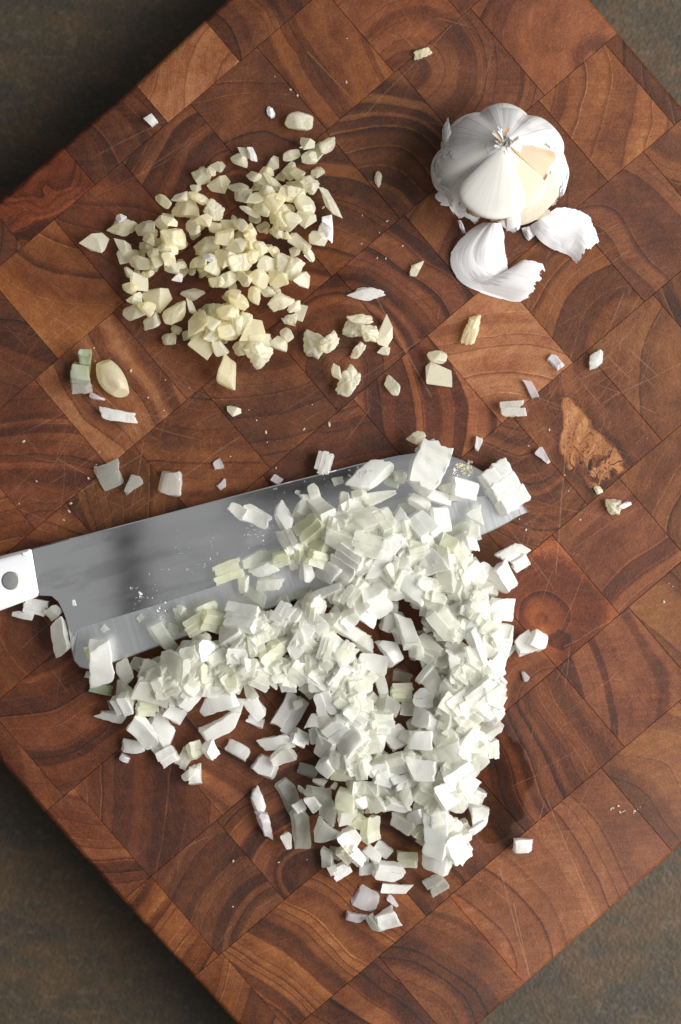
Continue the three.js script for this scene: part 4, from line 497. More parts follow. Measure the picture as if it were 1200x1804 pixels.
const MINCE = {
  'in the pile\'s upper left part': [[355, 310, 34, 30, 20, 'l'], [388, 328, 36, 30, -30, 'y'], [345, 333, 18, 15, 0, 'l'], [384, 292, 22, 18, 30, 't'], [372, 302, 18, 14, 60, 'l'], [330, 362, 46, 40, 10, 'y'], [318, 348, 30, 20, -20, 'l'], [350, 348, 36, 18, 25, 'y'], [377, 370, 36, 30, 60, 'l'], [288, 354, 30, 18, 30, 'y'], [216, 401, 52, 28, -8, 'y'], [213, 383, 18, 14, -20, 's'], [257, 402, 36, 28, 10, 'l'], [265, 420, 24, 20, 40, 't'], [304, 422, 48, 42, 20, 'y'], [297, 392, 30, 18, 20, 'y'], [218, 432, 34, 20, 60, 'l'], [226, 450, 36, 22, -10, 'l'], [258, 436, 26, 18, 30, 't'], [246, 462, 34, 26, 0, 'p'], [276, 462, 22, 18, 30, 't'], [297, 455, 30, 22, 50, 'l'], [303, 472, 26, 20, 20, 'l'], [320, 467, 16, 13, 10, 'l'], [312, 488, 18, 14, 10, 's'], [270, 445, 20, 16, 0, 't'], [358, 385, 30, 20, 15, 'y'], [340, 400, 30, 24, 70, 't']],
  'along the pile\'s lower left edge': [[228, 482, 24, 14, 35, 'l'], [246, 497, 32, 26, 10, 'l'], [230, 508, 24, 22, 60, 'y'], [237, 526, 26, 22, 10, 'l'], [278, 530, 46, 42, -12, 'y'], [236, 550, 36, 26, -5, 't'], [268, 568, 34, 24, -50, 'l'], [308, 550, 46, 32, -60, 'y'], [298, 597, 24, 22, 10, 't'], [340, 519, 40, 20, -12, 'l'], [336, 540, 30, 14, 60, 'l'], [258, 541, 30, 24, 30, 'y']],
  'in the pile\'s middle': [[365, 437, 46, 42, 15, 'y'], [350, 462, 32, 26, -10, 'y'], [381, 402, 26, 20, 30, 'y'], [405, 395, 28, 24, -20, 'y'], [425, 397, 26, 20, 30, 'l'], [396, 420, 38, 28, -30, 'y'], [418, 432, 32, 26, 10, 'l'], [442, 425, 32, 24, 40, 'y'], [377, 470, 32, 26, 30, 'l'], [397, 457, 36, 30, 10, 'y'], [421, 462, 42, 34, 20, 'l'], [446, 450, 32, 26, -20, 'y'], [460, 438, 28, 22, 10, 'l'], [482, 442, 26, 20, 30, 'y'], [470, 466, 36, 28, -10, 'l'], [500, 462, 40, 34, -30, 'l'], [517, 475, 40, 28, -50, 'l'], [530, 490, 32, 26, 20, 'l'], [491, 490, 32, 26, 0, 'y'], [456, 490, 36, 30, 20, 'y'], [430, 490, 30, 24, 60, 'l'], [402, 492, 32, 26, -10, 'l'], [381, 496, 26, 22, 20, 'y'], [420, 528, 38, 26, 30, 'y'], [410, 517, 26, 20, 10, 't'], [450, 520, 32, 24, 60, 'y'], [472, 515, 28, 20, 20, 'l'], [495, 530, 44, 30, -18, 'l'], [520, 541, 26, 18, -60, 'l'], [529, 551, 28, 16, -70, 'l'], [368, 453, 22, 15, 20, 's']],
  'along the pile\'s lower right edge': [[348, 570, 44, 34, -35, 'y'], [382, 546, 30, 24, 40, 'l'], [401, 550, 36, 28, 10, 'y'], [375, 590, 36, 26, -20, 'l'], [402, 582, 40, 32, 10, 'y'], [422, 567, 38, 30, 60, 'l'], [356, 608, 42, 28, 40, 'y'], [386, 615, 32, 22, 40, 'l'], [441, 582, 44, 34, -10, 'y'], [456, 602, 44, 36, 30, 'l'], [428, 612, 34, 28, 0, 'y'], [399, 657, 58, 34, 82, 'y'], [495, 606, 34, 24, 35, 'l'], [505, 590, 24, 20, 40, 't'], [512, 562, 22, 18, 10, 'l'], [372, 570, 30, 24, 10, 'l'], [430, 565, 30, 22, -20, 'l']],
  'in the pile\'s upper right part': [[482, 291, 30, 20, -60, 'l'], [470, 303, 24, 18, 20, 'y'], [458, 319, 34, 24, 30, 'l'], [446, 311, 26, 18, 10, 'l'], [480, 320, 40, 14, 30, 'l'], [510, 302, 32, 26, 80, 'l'], [523, 308, 26, 24, 10, 't'], [530, 325, 30, 22, 60, 'l'], [558, 265, 40, 26, -50, 'l'], [577, 255, 34, 24, -60, 'l'], [513, 274, 30, 18, -30, 'l'], [541, 255, 26, 22, 20, 'l'], [545, 278, 26, 22, 10, 'l'], [500, 342, 40, 32, -10, 'y'], [478, 352, 42, 34, 40, 'y'], [521, 343, 36, 30, 30, 'l'], [537, 360, 38, 32, 60, 'l'], [540, 386, 32, 28, 10, 'l'], [511, 390, 38, 32, -20, 'l'], [490, 386, 34, 26, 20, 'y'], [462, 366, 32, 24, 30, 'l'], [449, 350, 30, 22, -10, 'l'], [470, 338, 30, 22, 20, 'l'], [428, 343, 32, 26, 20, 'l'], [418, 330, 40, 14, 15, 't'], [560, 420, 30, 26, 30, 'l'], [529, 427, 42, 20, 32, 'l'], [543, 445, 34, 14, 60, 'l'], [572, 405, 30, 22, 80, 's'], [505, 415, 18, 14, 10, 'y'], [490, 412, 20, 16, 30, 'l'], [440, 372, 36, 12, 30, 'l'], [432, 268, 24, 18, 60, 'l'], [444, 272, 28, 15, 55, 's'], [423, 283, 30, 20, 40, 'l']],
};
for (const where in MINCE) for (const [x, y, L, W, a, t] of MINCE[where]) garlicPiece(x, y, L, W, a, t === 'p' ? 't' : t, { where });
for (const [x, y, L, W, a, t, label, o] of [
  [452, 625, 50, 46, 20, 'l', 'large ragged pale garlic clump at the pile\'s lower tip', { rag: 1, th: .006 }], [545, 325, 36, 30, 10, 'l', 'ruffled pale garlic clump at the pile\'s upper right side', { rag: 1 }], [582, 357, 62, 18, 52, 'l', 'long pointed garlic sliver right of the pile', {}],
  [552, 607, 44, 40, 30, 'l', 'left ruffled garlic clump between pile and bulb', { rag: 1 }], [578, 603, 38, 32, -20, 'l', 'ruffled garlic clump joined to the left clump below the pile', { rag: 1 }], [624, 578, 34, 36, 30, 'l', 'ragged garlic clump in the middle cluster, lower left', { rag: 1 }], [634, 562, 44, 20, 12, 'l', 'long garlic shred on top of the middle cluster', { rag: 1 }], [650, 588, 32, 28, 10, 'l', 'ragged garlic clump at the centre of the middle cluster', { rag: 1 }], [682, 583, 50, 24, 108, 'l', 'upright garlic sliver at the right of the middle cluster', {}], [676, 617, 20, 16, 10, 'l', 'tiny garlic bit below the upright sliver', {}], [630, 618, 32, 20, -35, 'l', 'small ragged garlic shred below the middle cluster', { rag: 1 }],
  [612, 672, 48, 44, -30, 'l', 'ruffled garlic clump alone below the middle cluster', { rag: 1, th: .007 }], [592, 654, 30, 16, 70, 'l', 'upper horn of the lone ruffled garlic clump', {}], [691, 679, 36, 23, 72, 'l', 'small oval garlic bit right of the ruffled clump', {}], [774, 659, 46, 37, 8, 'l', 'flat square garlic chip on the bright block\'s left edge', { th: .005 }], [770, 628, 32, 25, 15, 'l', 'triangular garlic chip above the flat square one', {}], [832, 581, 54, 24, -66, 'y', 'long knobbly garlic piece below the papery skins', { rag: 1 }], [645, 518, 62, 22, -3, 's', 'flat whitish garlic flake below the pile\'s right side', { th: .0018 }], [733, 472, 32, 16, -55, 'l', 'small pointed garlic shard between pile and bulb', {}], [667, 316, 26, 13, 80, 'l', 'small garlic chip left of the bulb', {}],
  [733, 771, 32, 20, -15, 'l', 'small garlic piece just above the knife', {}], [412, 725, 24, 17, 10, 'l', 'small garlic crumb alone above the blade', {}], [527, 214, 46, 31, -5, 'l', 'large flat garlic chunk above the pile', { th: .006 }], [167, 425, 42, 33, 20, 'l', 'square cut garlic chunk left of the pile', { th: .007 }], [743, 95, 30, 20, -40, 'y', 'tiny beige garlic husk bit high on the board', { th: .002, rag: 1 }], [477, 198, 20, 12, 70, 's', 'scrap of skin above the pile', { th: .001 }], [1054, 864, 16, 14, 10, 'l', 'tiny garlic crumb below the knot', {}],
  [1080, 893, 28, 26, 10, 'l', 'knobbly garlic root end at the far right', { rag: 1 }], [1101, 890, 24, 10, -15, 's', 'pale stalk sticking out of the knobbly root end', { th: .002 }]]) garlicPiece(x, y, L, W, a, t, { label, tilt: 0.2, ...o });
// halved clove
{
  const N = 40, M = 24, pos = [], idx = [], uv = [], L = 0.0205, W = 0.0112; const R = rngOf(3);
  for (let i = 0; i <= N; i++) { const t = i / N, s = Math.pow(Math.sin(Math.PI * clamp(t, 0.002, 0.998)), 0.62) * (1 - 0.12 * t); for (let j = 0; j <= M; j++) { const a = j / M * 2 * Math.PI; let y = Math.sin(a) * W * 0.44 * s, z = Math.cos(a) * W * 0.52 * s * (Math.cos(a) < 0 ? 1 : 0.92), x = (t - 0.5) * L; z += 0.0010 * Math.sin(t * 3); for (const [nx, ny, nz, d] of [[0.80, 0.55, 0.24, 0.0062], [0.55, 0.5, -0.67, 0.0060], [0.2, 0.9, 0.38, 0.0043], [-0.9, 0.3, -0.3, 0.0072]]) { const e = x * nx + y * ny + z * nz - d; if (e > 0) { x -= nx * e; y -= ny * e; z -= nz * e; } } pos.push(x, y, z); uv.push(t, j / M); } }
  for (let i = 0; i < N; i++) for (let j = 0; j < M; j++) { const a = i * (M + 1) + j, b = a + M + 1; idx.push(a, a + 1, b, b, a + 1, b + 1); }
  const g = geoFrom(pos, idx, uv), m = mesh('garlic_clove', g, GM.y); const p = px(200, 666, 0.0040); m.position.copy(p); m.rotation.y = -55 * Math.PI / 180; tag(m, 'peeled smooth garlic clove with a cut lower end left of the pile', 'garlic clove');
}

/* ------------------------------------------------------------------ garlic bulb */
function sheet(nu, nv, fn, keep) { // fn(u, v) -> Vector3; keep(u, v) < 0 tears the sheet away
  const pos = [], uv = [], idx = []; for (let i = 0; i <= nu; i++) for (let j = 0; j <= nv; j++) { const p = fn(i / nu, j / nv); pos.push(p.x, p.y, p.z); uv.push(i / nu, j / nv); }
  for (let i = 0; i < nu; i++) for (let j = 0; j < nv; j++) { if (keep && keep((i + 0.5) / nu, (j + 0.5) / nv) < 0) continue; const a = i * (nv + 1) + j, b = a + nv + 1; idx.push(a, a + 1, b, b, a + 1, b + 1); }
  return geoFrom(pos, idx, uv);
}
const skinTex = (base, streak, n, s, amt = 1) => dataTex(512, 512, (i, j) => { const x = i / 512 * n, y = j / 512, w = x + 0.35 * (vn(y * 3, x * 0.3, s) - 0.5); let k = 0; for (const [f, wd, st] of [[1, 0.05, 1], [2.63, 0.09, 0.45], [6.1, 0.16, 0.25]]) { const q = w * f, d = Math.abs(q - Math.floor(q) - 0.5); k += st * Math.exp(-((d / wd) ** 2)) * sstep(0.3, 0.8, vn(Math.floor(q) * 1.7, y * 2.2, s + f)); } k += 0.45 * sstep(0.62, 0.8, fbm(x * 0.25, y * 5, s + 6, 3)); k = clamp(k * amt); return base.map((v, q) => lerp(v, streak[q], k)); }, true);
const skinBump = dataTex(512, 512, (i, j) => 0.5 + 0.5 * (vn(i / 6, j / 130, 3) - 0.5) + 0.35 * (vn(i / 17, j / 200, 4) - 0.5));
const skinMat = (map, tr = 0.32, bs = 0.0004) => new THREE.MeshPhysicalMaterial({ map, bumpMap: skinBump, bumpScale: bs, roughness: 0.82, transmission: tr, thickness: 0, ior: 1.35, clearcoat: 0.18, clearcoatRoughness: 0.45, side: THREE.DoubleSide });
const stained = dataTex(512, 512, (i, j) => { const u = i / 512, v = j / 512, d = Math.hypot((u - 0.42) * 3.2, (v - 0.56) * 6.5), k = sstep(1.0, 0.55, d + 0.7 * (vn(u * 40, v * 9, 5) - 0.5)) * (0.35 + 0.5 * vn(u * 60, v * 5, 6)), x = u * 34, q = x + 0.35 * (vn(v * 3, x * 0.3, 5) - 0.5), l = Math.exp(-(((q - Math.floor(q) - 0.5) / 0.06) ** 2)) * sstep(0.3, 0.8, vn(Math.floor(q) * 1.7, v * 2.2, 6)) * 0.4; return [0.93, 0.93, 0.945].map((w, c) => lerp(w, [0.52, 0.46, 0.50][c], clamp(k + l))); }, true);
const SK = { outer: skinMat(skinTex([0.83, 0.83, 0.825], [0.46, 0.41, 0.43], 30, 1, 1.1), 0.22, 0.00010), paper: skinMat(skinTex([0.93, 0.93, 0.945], [0.70, 0.67, 0.74], 34, 5, 0.40), 0.30, 0.00008), clove: skinMat(skinTex([0.85, 0.835, 0.79], [0.68, 0.60, 0.50], 14, 9, 0.6), 0.25, 0.00004), peach: skinMat(skinTex([0.74, 0.55, 0.39], [0.60, 0.36, 0.20], 14, 13, 0.8), 0.3, 0.0001), cream: skinMat(skinTex([0.80, 0.71, 0.56], [0.68, 0.52, 0.34], 10, 17, 0.7), 0.35, 0.0001) };
{
  const bulb = thing('garlic_bulb', 'opened white garlic bulb with papery skin and missing cloves on the wooden board', 'garlic bulb');
  const R0 = px(880, 322, 0.005), T0 = px(889, 249, 0.041), A = T0.clone().sub(R0), len = A.length(); A.normalize();
  const e1 = new THREE.Vector3(1, 0, 0).addScaledVector(A, -A.x).normalize(), e2 = new THREE.Vector3().crossVectors(e1, A).normalize(); if (e2.z < 0) e2.negate();
  const PR = [[0, 0.30], [0.06, 0.55], [0.16, 0.83], [0.30, 0.985], [0.44, 1.0], [0.58, 0.93], [0.70, 0.77], [0.80, 0.55], [0.88, 0.32], [0.94, 0.17], [1, 0.09]];
  const prof = t => { t = clamp(t); let i = 0; while (i < PR.length - 2 && t > PR[i + 1][0]) i++; const [a, va] = PR[i], [b, vb] = PR[i + 1], f = (t - a) / (b - a), m0 = i ? (vb - PR[i - 1][1]) / (b - PR[i - 1][0]) : (vb - va) / (b - a), m1 = i < PR.length - 2 ? (PR[i + 2][1] - va) / (PR[i + 2][0] - a) : (vb - va) / (b - a), h = b - a, f2 = f * f, f3 = f2 * f; return (2 * f3 - 3 * f2 + 1) * va + (f3 - 2 * f2 + f) * h * m0 + (-2 * f3 + 3 * f2) * vb + (f3 - f2) * h * m1; };
  const RB = 0.0262, DEG = Math.PI / 180;
  const at = (t, phi, rho) => { const p = phi * DEG; return R0.clone().addScaledVector(A, t * len).addScaledVector(e2, Math.cos(p) * rho).addScaledVector(e1, Math.sin(p) * rho); };
  const MIDS = [98, 152, 205, 252, 300], lob = phi => { let c = 0; for (const m of MIDS) { const d = ((phi - m + 540) % 360 - 180) / 9; c += Math.exp(-d * d); } return 1 - 0.085 * c; };
  const floorAt = v => { if (v.y < T + 0.0004) v.y = T + 0.0004; return v; };
  // wrapper round the back, left and right
  const skinR = (t, phi) => RB * prof(t) * lerp(1, lob(phi), sstep(0.02, 0.25, t) * (1 - sstep(0.72, 0.95, t))) * (1 + 0.014 * sstep(0.6, 0.95, t) * Math.sin(phi * DEG * 13 + 3 * vn(phi / 30, t * 3, 4)) + 0.02 * (vn(phi / 24, t * 4, 6) - 0.5)) * (1 + 0.05 * Math.exp(-(((phi - 275) / 26) ** 2)) + 0.03 * Math.exp(-(((phi - 105) / 24) ** 2)) - 0.03 * Math.exp(-(((phi - 180) / 30) ** 2)));
  mesh('outer_skin', sheet(170, 60, (u, v) => floorAt(at(v, 62 + u * 240, skinR(v, 62 + u * 240))), (u, v) => { const phi = 62 + u * 240, e = 7 * (vn(v * 9, 1, 3) - 0.5) + 5 * (vn(v * 26, 2, 4) - 0.5); const lo = lerp(66, 96, sstep(0.5, 0.68, v)) + e * 1.5, hi = lerp(258, 268, sstep(0.55, 0.9, v)) + e * 3.4 + (v < 0.35 ? 10 : 0) ; return v > 0.9 ? 1 : Math.min(phi - lo, hi - phi); }), SK.outer, bulb);
  // a second, inner layer on the left and right
  mesh('inner_skin', sheet(60, 50, (u, v) => floorAt(at(v, 240 + u * 88, skinR(v, 240 + u * 88) * (0.975 - 0.05 * sstep(0.45, 0.8, u) * Math.sin(Math.PI * v)))), (u, v) => 0.86 + 0.12 * (vn(v * 12, 3, 5) - 0.5) - 0.4 * sstep(0.3, 0.0, v) - u), SK.clove, bulb);
  // cloves
  function clove(name, phi, o = {}) {
    const sc = o.s ?? 1, out = o.out ?? 0, mat = o.mat ?? SK.clove, s0 = o.s0 ?? 0, s1 = o.s1 ?? 1;
    return mesh(name, sheet(44, 40, (u, v) => { const s = lerp(s0, s1, v), th = u * 2 * Math.PI; const bulge = Math.pow(Math.sin(Math.PI * Math.pow(clamp(s, 0.004, 0.997), 0.82)), 0.62), t = lerp(o.bot ?? 0.02, o.top ?? 0.97, s), rc = (0.30 + 0.34 * Math.sin(Math.PI * clamp(s * 0.92))) * RB * (1 - 0.85 * sstep(0.55, 1, s)) + out * Math.sin(Math.PI * s), rr = 0.0092 * bulge * sc * (1 - 0.45 * sstep(0.6, 1, s)), rt = 0.0124 * bulge * sc * (1 - 0.55 * sstep(0.55, 1, s)) * (o.w ?? 1); let c = Math.cos(th), si = Math.sin(th); const ridge = 1 + 0.05 * Math.max(0, Math.cos(th * 3)); const p = at(t, phi, rc + rr * c * ridge), tx = new THREE.Vector3().addScaledVector(e1, Math.cos(phi * DEG)).addScaledVector(e2, -Math.sin(phi * DEG)); p.addScaledVector(tx, rt * si * ridge); return floorAt(p); }), mat, bulb);
  }
  clove('clove', 276, { s: 0.78, w: 0.95, out: -0.002, bot: 0.14 }); clove('clove', 80, { s: 1.0, w: 1.0 }); clove('clove', 125, { s: 0.93 }); clove('clove', 178, { s: 0.93 }); clove('clove', 228, { s: 0.95 });
  const flesh = new THREE.MeshPhysicalMaterial({ color: new THREE.Color().setRGB(0.89, 0.84, 0.60), roughness: 0.8, transmission: 0.35, thickness: 0, clearcoat: 0.4, clearcoatRoughness: 0.25 });
  const fr = clove('clove', -14, { s: 1.0, w: 1.10, out: 0.0030, bot: 0.52, top: 0.97 }); tag(fr, 'large clove in front in its own white skin');
  const yl = clove('clove', 24, { s: 0.80, out: 0.0010, bot: 0.44, top: 0.95, mat: flesh }); tag(yl, 'yellow clove showing bare flesh beside the front clove');
  clove('clove', 52, { s: 0.74, out: -0.0012, bot: 0.26, top: 0.9, mat: SK.peach });
  // skins over the right front: a cream window, a peach leaf, a torn white edge
  mesh('inner_skin', sheet(50, 40, (u, v) => floorAt(at(v * 0.72, 4 + u * 66, skinR(v * 0.72, 4 + u * 66) * (0.965 + 0.03 * vn(u * 5, v * 5, 2)))), (u, v) => 1.0 - 0.12 * vn(u * 4, 1, 3) - 0.05 * vn(u * 17, 2, 4) - 0.16 * sstep(0.35, 0, u) - v), SK.cream, bulb);
  mesh('inner_skin', sheet(40, 40, (u, v) => at(lerp(0.50, 0.985, v), 56 + u * 38, skinR(lerp(0.50, 0.985, v), 56 + u * 38) * (0.985 - 0.10 * (1 - u) * (1 - u) - 0.03 * Math.sin(u * 3.1))), (u, v) => v - 0.10 - 0.14 * vn(u * 6, 5, 5)), SK.peach, bulb);
  mesh('inner_skin', sheet(26, 40, (u, v) => at(lerp(0.42, 0.985, v), 22 + u * 18, skinR(lerp(0.42, 0.985, v), 22 + u * 18) * (0.93 + 0.05 * Math.sin(u * 3.1))), (u, v) => v - 0.22 * vn(u * 6, 5, 8) - 0.1), SK.paper, bulb);
  mesh('inner_skin', sheet(20, 40, (u, v) => at(lerp(0.30, 0.97, v), 3 + u * 12, skinR(lerp(0.30, 0.97, v), 3 + u * 12) * (1.045 + 0.02 * Math.sin(u * 3.1))), (u, v) => Math.min(v - 0.30 * vn(u * 6, 5, 18), 0.62 - Math.abs(u - 0.5) - 0.12 * vn(v * 8, 3, 3))), SK.paper, bulb);
  // loose papery layers standing off the left side and the right edge
  mesh('torn_skin', sheet(70, 50, (u, v) => floorAt(at(0.10 + v * 0.62, 236 + u * 84, skinR(0.10 + v * 0.62, 236 + u * 84) * (1.012 + 0.05 * u * u + 0.025 * (vn(u * 5, v * 5, 31) - 0.5)))), (u, v) => { const e = 0.20 * vn(u * 6, v * 7, 32) + 0.12 * vn(u * 21, v * 23, 33); return Math.min(0.98 - e * 1.3 - u * (0.72 + 0.28 * v), 1 - e * 1.6 - v, u - 0.02, v - e * 0.5); }), SK.outer, bulb);
  mesh('torn_skin', sheet(50, 50, (u, v) => floorAt(at(0.04 + v * 0.66, 50 + u * 50, skinR(0.04 + v * 0.66, 50 + u * 50) * (1.015 + 0.045 * (1 - u) * (1 - u) + 0.02 * (vn(u * 5, v * 5, 41) - 0.5)))), (u, v) => { const e = 0.22 * vn(u * 6, v * 7, 42) + 0.12 * vn(u * 21, v * 23, 43); return Math.min(u - e * 1.2 - 0.15 * v, 1 - e * 1.4 - v); }), SK.paper, bulb);
  mesh('torn_skin', sheet(40, 40, (u, v) => floorAt(at(0.45 + v * 0.5, 300 + u * 40, skinR(0.45 + v * 0.5, 300 + u * 40) * (0.985 + 0.03 * (vn(u * 4, v * 4, 51) - 0.5)))), (u, v) => Math.min(v - 0.25 * vn(u * 6, 1, 52) - 0.1 * vn(u * 21, 2, 53), 0.9 - 0.35 * vn(v * 6, 1, 54) - u)), SK.paper, bulb);
  // frayed neck
  const R = rngOf(19);
  for (let k = 0; k < 13; k++) { const ph = k * 27.7 + R() * 15, h = 0.0040 + 0.0070 * R(), wd = 16 + 34 * R(), lean = (R() - 0.3) * 0.003, tw = R() * 4; mesh('neck_shred', sheet(5, 8, (u, v) => at(0.93 + v * h / len + 0.02 * v, ph + (u - 0.5) * wd * (1 - 0.6 * v), RB * lerp(0.03, 0.11, (k % 4) / 3) * (1 + v * 0.9) + lean * 1.6 * v * v + 0.0005 * Math.sin(tw + v * 5)), (u, v) => 0.95 - 0.3 * vn(u * 4, k, 2) - v), k % 3 ? SK.paper : SK.peach, bulb); }
  // root plate: brown nubs
  const rootMap = dataTex(128, 128, (i, j) => { const k = fbm(i / 18, j / 26, 3, 4); return [lerp(0.30, 0.62, k), lerp(0.17, 0.45, k), lerp(0.07, 0.25, k)]; }, true), rootMat = new THREE.MeshPhysicalMaterial({ map: rootMap, bumpMap: skinBump, bumpScale: 0.0006, roughness: 0.9 });
  for (const [x, y, h, lx, lz, a] of [[836, 370, 0.0125, 0.0088, 0.0052, 0.42], [882, 382, 0.0125, 0.0086, 0.0038, -0.2], [866, 372, 0.0055, 0.006, 0.004, 0.1]]) { const g = chunkGeo(x, 0.25), m = mesh('root_stub', g, rootMat, bulb); m.position.copy(px(x, y, h)); m.rotation.y = -a; m.scale.set(lx, 0.006, lz); }
  const sprout = mesh('clove_stub', chunkGeo(91), new THREE.MeshPhysicalMaterial({ color: new THREE.Color().setRGB(0.62, 0.62, 0.36), roughness: 0.7, transmission: 0.2, thickness: 0 }), bulb); sprout.position.copy(px(816, 322, 0.012)); sprout.scale.set(0.0048, 0.006, 0.0090); sprout.rotation.y = 0.25;
  // torn flaps at the base: rows of [left, right] pixel points with heights
  flaps: for (const [rows, jag, mat] of [
    [[[822, 300, 16, 832, 340, 12], [800, 322, 12, 818, 352, 9], [778, 334, 8, 800, 364, 5], [763, 347, 6.5, 774, 362, 3]], 0.10, SK.paper],
    [[[820, 352, 9, 850, 378, 8], [806, 362, 5, 846, 388, 4], [804, 372, 3, 838, 397, 2]], 0.12, SK.paper],
    [[[868, 372, 8, 925, 378, 9], [878, 392, 7, 922, 388, 8], [890, 402, 4, 918, 395, 6], [906, 411, 2, 914, 404, 5]], 0.05, SK.paper],
    [[[918, 380, 12, 968, 366, 16], [925, 390, 8, 975, 378, 10], [950, 386, 8, 980, 386, 6]], 0.10, SK.cream],
    [[[806, 388, 3, 812, 388, 4], [810, 400, 3, 817, 398, 4], [815, 411, 1, 821, 411, 2]], 0.02, SK.paper],
    [[[790, 205, 22, 796, 240, 24], [780, 225, 20, 786, 260, 23], [779, 232, 17, 779, 262, 18]], 0.12, SK.paper],
    [[[776, 250, 16, 800, 250, 24], [780, 285, 14, 803, 285, 22], [790, 300, 12, 812, 310, 16], [800, 312, 9, 822, 322, 12]], 0.10, SK.clove]]) mesh('torn_skin', loft(rows, jag, 0.0012), mat, bulb);
}
function loft(rows, jag, bulge, nu = 26, nv = 40, seed = 1) {
  const row = (v) => { const t = v * (rows.length - 1), i = Math.min(rows.length - 2, Math.floor(t)), f = t - i, g = k => { const a = rows[Math.max(0, i - 1)][k], b = rows[i][k], c = rows[i + 1][k], d = rows[Math.min(rows.length - 1, i + 2)][k]; return 0.5 * (2 * b + (c - a) * f + (2 * a - 5 * b + 4 * c - d) * f * f + (3 * b - a - 3 * c + d) * f * f * f); }; return [0, 1, 2, 3, 4, 5].map(g); };
  return sheet(nu, nv, (u, v) => { const [xl, yl, hl, xr, yr, hr] = row(v), cr = Math.abs(vn(u * 2.4 + v * 1.6, v * 3.1 - u, seed + 11) - 0.5), cr2 = Math.abs(vn(u * 6 - v * 2, v * 6 + u * 2, seed + 13) - 0.5), h = lerp(hl, hr, u) / 1000 + 0.72 * bulge * Math.sin(Math.PI * u) - bulge * (0.16 * (0.5 - cr) ** 2 * 4 + 0.03 * (0.5 - cr2) * 2) + 0.0012 * (vn(u * 2.2 + 3, v * 2.6 + rows[0][1], seed) - 0.5) + 0.00022 * (vn(u * 9 + 5, v * 1.4, seed + 3) - 0.5); return px(lerp(xl, xr, u), lerp(yl, yr, u), Math.max(0.0004, h)); }, (u, v) => { const e = jag * (vn(u * 6, v * 9, seed + 7) * 1.0 + vn(u * 22, v * 26, seed + 8) * 0.7); return Math.min(1 - e - v, v + 0.5, 1 - e * 0.45 - u, u - e * 0.2 + 0.001); });
}
tag(mesh('garlic_skin', loft([[850, 392, 6, 884, 393, 7], [824, 408, 5, 889, 412, 6.5], [796, 440, 2, 894, 440, 5], [793, 470, 1, 897, 466, 2.5], [812, 498, 0.8, 904, 478, 1.6], [843, 514, 0.8, 914, 462, 3], [880, 526, 1, 928, 456, 5], [914, 533, 1.2, 955, 464, 5], [942, 522, 1, 964, 486, 3.5]], 0.09, 0.0045, 90, 150, 3), skinMat(stained, 0.30, 0.00008)), 'large curled white sheet of garlic skin with purplish stain below the bulb', 'garlic skin', 'papery garlic skins beside the bulb');
tag(mesh('garlic_skin', loft([[933, 398, 4, 984, 364, 9], [950, 424, 3, 1014, 366, 6], [975, 441, 2, 1038, 378, 4.5], [1000, 450, 1.2, 1050, 402, 4], [1018, 468, 1, 1058, 430, 2.5]], 0.10, 0.0048, 80, 120, 5), SK.paper), 'broad white flake of garlic skin lying right of and below the bulb', 'garlic skin', 'papery garlic skins beside the bulb');
tag(mesh('garlic_skin', loft([[919, 402, 2, 934, 398, 3], [924, 416, 1, 941, 410, 2.5], [932, 425, 0.6, 944, 414, 1]], 0.06, 0.0008, 14, 20, 7), SK.paper), 'small grey-white scrap of garlic skin between the two larger sheets', 'garlic skin', 'papery garlic skins beside the bulb');
for (const [rows, label] of [[[[567, 382, 4, 585, 378, 3], [568, 400, 5, 587, 405, 2], [572, 418, 3, 586, 430, 1]], 'lilac-white skin flap at the right tip of the minced garlic'], [[[472, 192, 1, 480, 190, 1], [470, 198, 1, 484, 200, 1], [474, 206, 0.6, 480, 207, 0.6]], 'tiny grey skin scrap above the minced garlic'], [[[514, 563, 1, 522, 575, 1], [494, 560, 1.5, 500, 570, 1]], 'brownish wet skin scrap at the minced garlic\'s right edge'], [[[535, 450, 2, 548, 440, 1], [548, 462, 2, 552, 458, 1]], 'small pinkish skin scrap below the pile\'s upper right arm']]) tag(mesh('garlic_skin', loft(rows, 0.06, 0.0008, 12, 16, 9), SK.paper), label, 'garlic skin');

/* ------------------------------------------------------------------ drops of juice on the blade */
{
  const R = rngOf(131), parts = [], g0 = new THREE.SphereGeometry(1, 10, 8); g0.deleteAttribute('uv');
  for (const [cx, cy, sx, sy, n] of [[470, 945, 44, 28, 30], [255, 1055, 56, 40, 26], [640, 832, 30, 9, 26], [350, 985, 120, 50, 26], [820, 826, 24, 16, 24]]) for (let k = 0; k < n; k++) { const s = 0.00025 + 0.00055 * R() * R(), x = cx + (R() + R() - 1) * sx, y = cy + (R() + R() - 1) * sy, b = heightAt((x - 600) / SC, (y - 902) / SC); if (b < 0.0012) continue; parts.push(g0.clone().applyMatrix4(new THREE.Matrix4().compose(px(x, y, b), new THREE.Quaternion().setFromAxisAngle(Y, R() * 6), new THREE.Vector3(s * (1 + 0.6 * R()), s * 0.45, s)))); }
  tag(mesh('juice_drops', mergeGeometries(parts), new THREE.MeshPhysicalMaterial({ color: 0xffffff, roughness: 0.03, transmission: 1, thickness: 0.001, ior: 1.33 })), 'fine clear juice droplets on the knife blade', 'droplets', null, 'stuff');
}
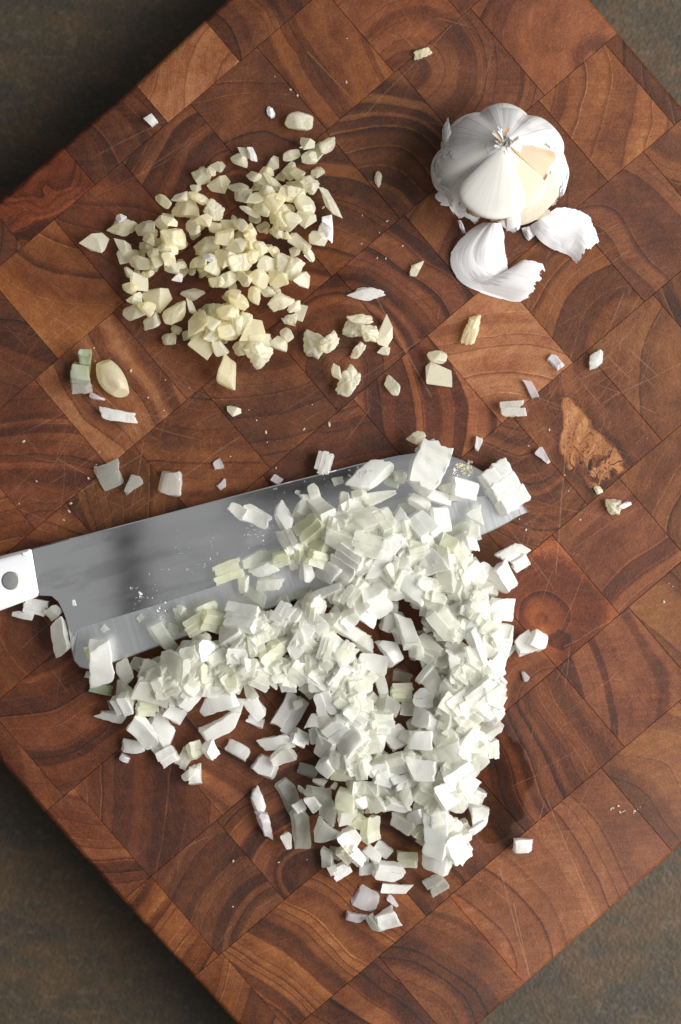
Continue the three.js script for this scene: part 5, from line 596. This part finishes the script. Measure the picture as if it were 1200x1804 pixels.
/* ------------------------------------------------------------------ crumbs and juice specks */
{
  const R = rngOf(88), parts = [], M = new THREE.Matrix4(), g0 = new THREE.IcosahedronGeometry(1, 1); g0.deleteAttribute('uv');
  for (const [cx, cy, sx, sy, n] of [[100, 850, 110, 100, 9], [260, 700, 150, 120, 8], [480, 760, 160, 80, 9], [640, 400, 90, 120, 8], [1000, 850, 160, 200, 9], [560, 1500, 260, 120, 8], [1095, 1425, 50, 10, 14], [1180, 1030, 20, 40, 3], [560, 160, 140, 130, 6], [860, 860, 10, 10, 0], [820, 822, 20, 12, 26]]) for (let k = 0; k < n; k++) { const s = (0.0002 + 0.0004 * R() * R()) * (cy === 822 ? 1.7 : 1), x = cx + (R() + R() - 1) * sx, y = cy + (R() + R() - 1) * sy, b = heightAt((x - 600) / SC, (y - 902) / SC); parts.push(g0.clone().applyMatrix4(M.compose(px(x, y, b + s * 0.5), new THREE.Quaternion().setFromAxisAngle(Y, R() * 6), new THREE.Vector3(s * (1 + R()), s * 0.8, s)))); }
  tag(mesh('crumbs', mergeGeometries(parts), GM.l), 'scattered pale specks of onion and garlic on the wood and blade', 'crumbs', null, 'stuff');
}
/* ------------------------------------------------------------------ what the blade mirrors: the camera on its arm */
{
  const dark = new THREE.MeshStandardMaterial({ color: new THREE.Color().setRGB(0.012, 0.013, 0.017), roughness: 0.6 });
  const rig = thing('overhead_camera', 'dark camera and arm above the board, seen only mirrored in the blade', 'camera');
  const body = mesh('camera_body', new THREE.BoxGeometry(0.110, 0.06, 0.034), dark, rig); body.position.set(0.028, T + D + 0.055, -0.026); body.rotation.y = 0.2;
  const arm = mesh('arm', new THREE.CylinderGeometry(0.015, 0.015, 0.12, 20), dark, rig); arm.rotation.set(Math.PI / 2, 0, -0.12); arm.position.set(-0.11, T + D + 0.03, 0.05);
}
// pieces that still read alike: which one, counted from the left
{
  const ORD = ['first', 'second', 'third', 'fourth', 'fifth', 'sixth', 'seventh', 'eighth', 'ninth', 'tenth', 'eleventh', 'twelfth', 'thirteenth', 'fourteenth'], by = {};
  for (const o of scene.children) if (o.userData.label && /onion|garlic/.test(o.userData.category ?? '') && !/low in the pile/.test(o.userData.label)) (by[o.userData.label] ??= []).push(o);
  for (const k in by) if (by[k].length > 1) { const l = by[k].sort((a, b) => a.position.x - b.position.x); l.forEach((o, i) => { o.userData.label = `${k}, ${i === 0 ? 'leftmost' : i === l.length - 1 ? 'rightmost' : (ORD[i] ?? 'another') + ' from left'}`; }); }
}
renderer.render(scene, camera);
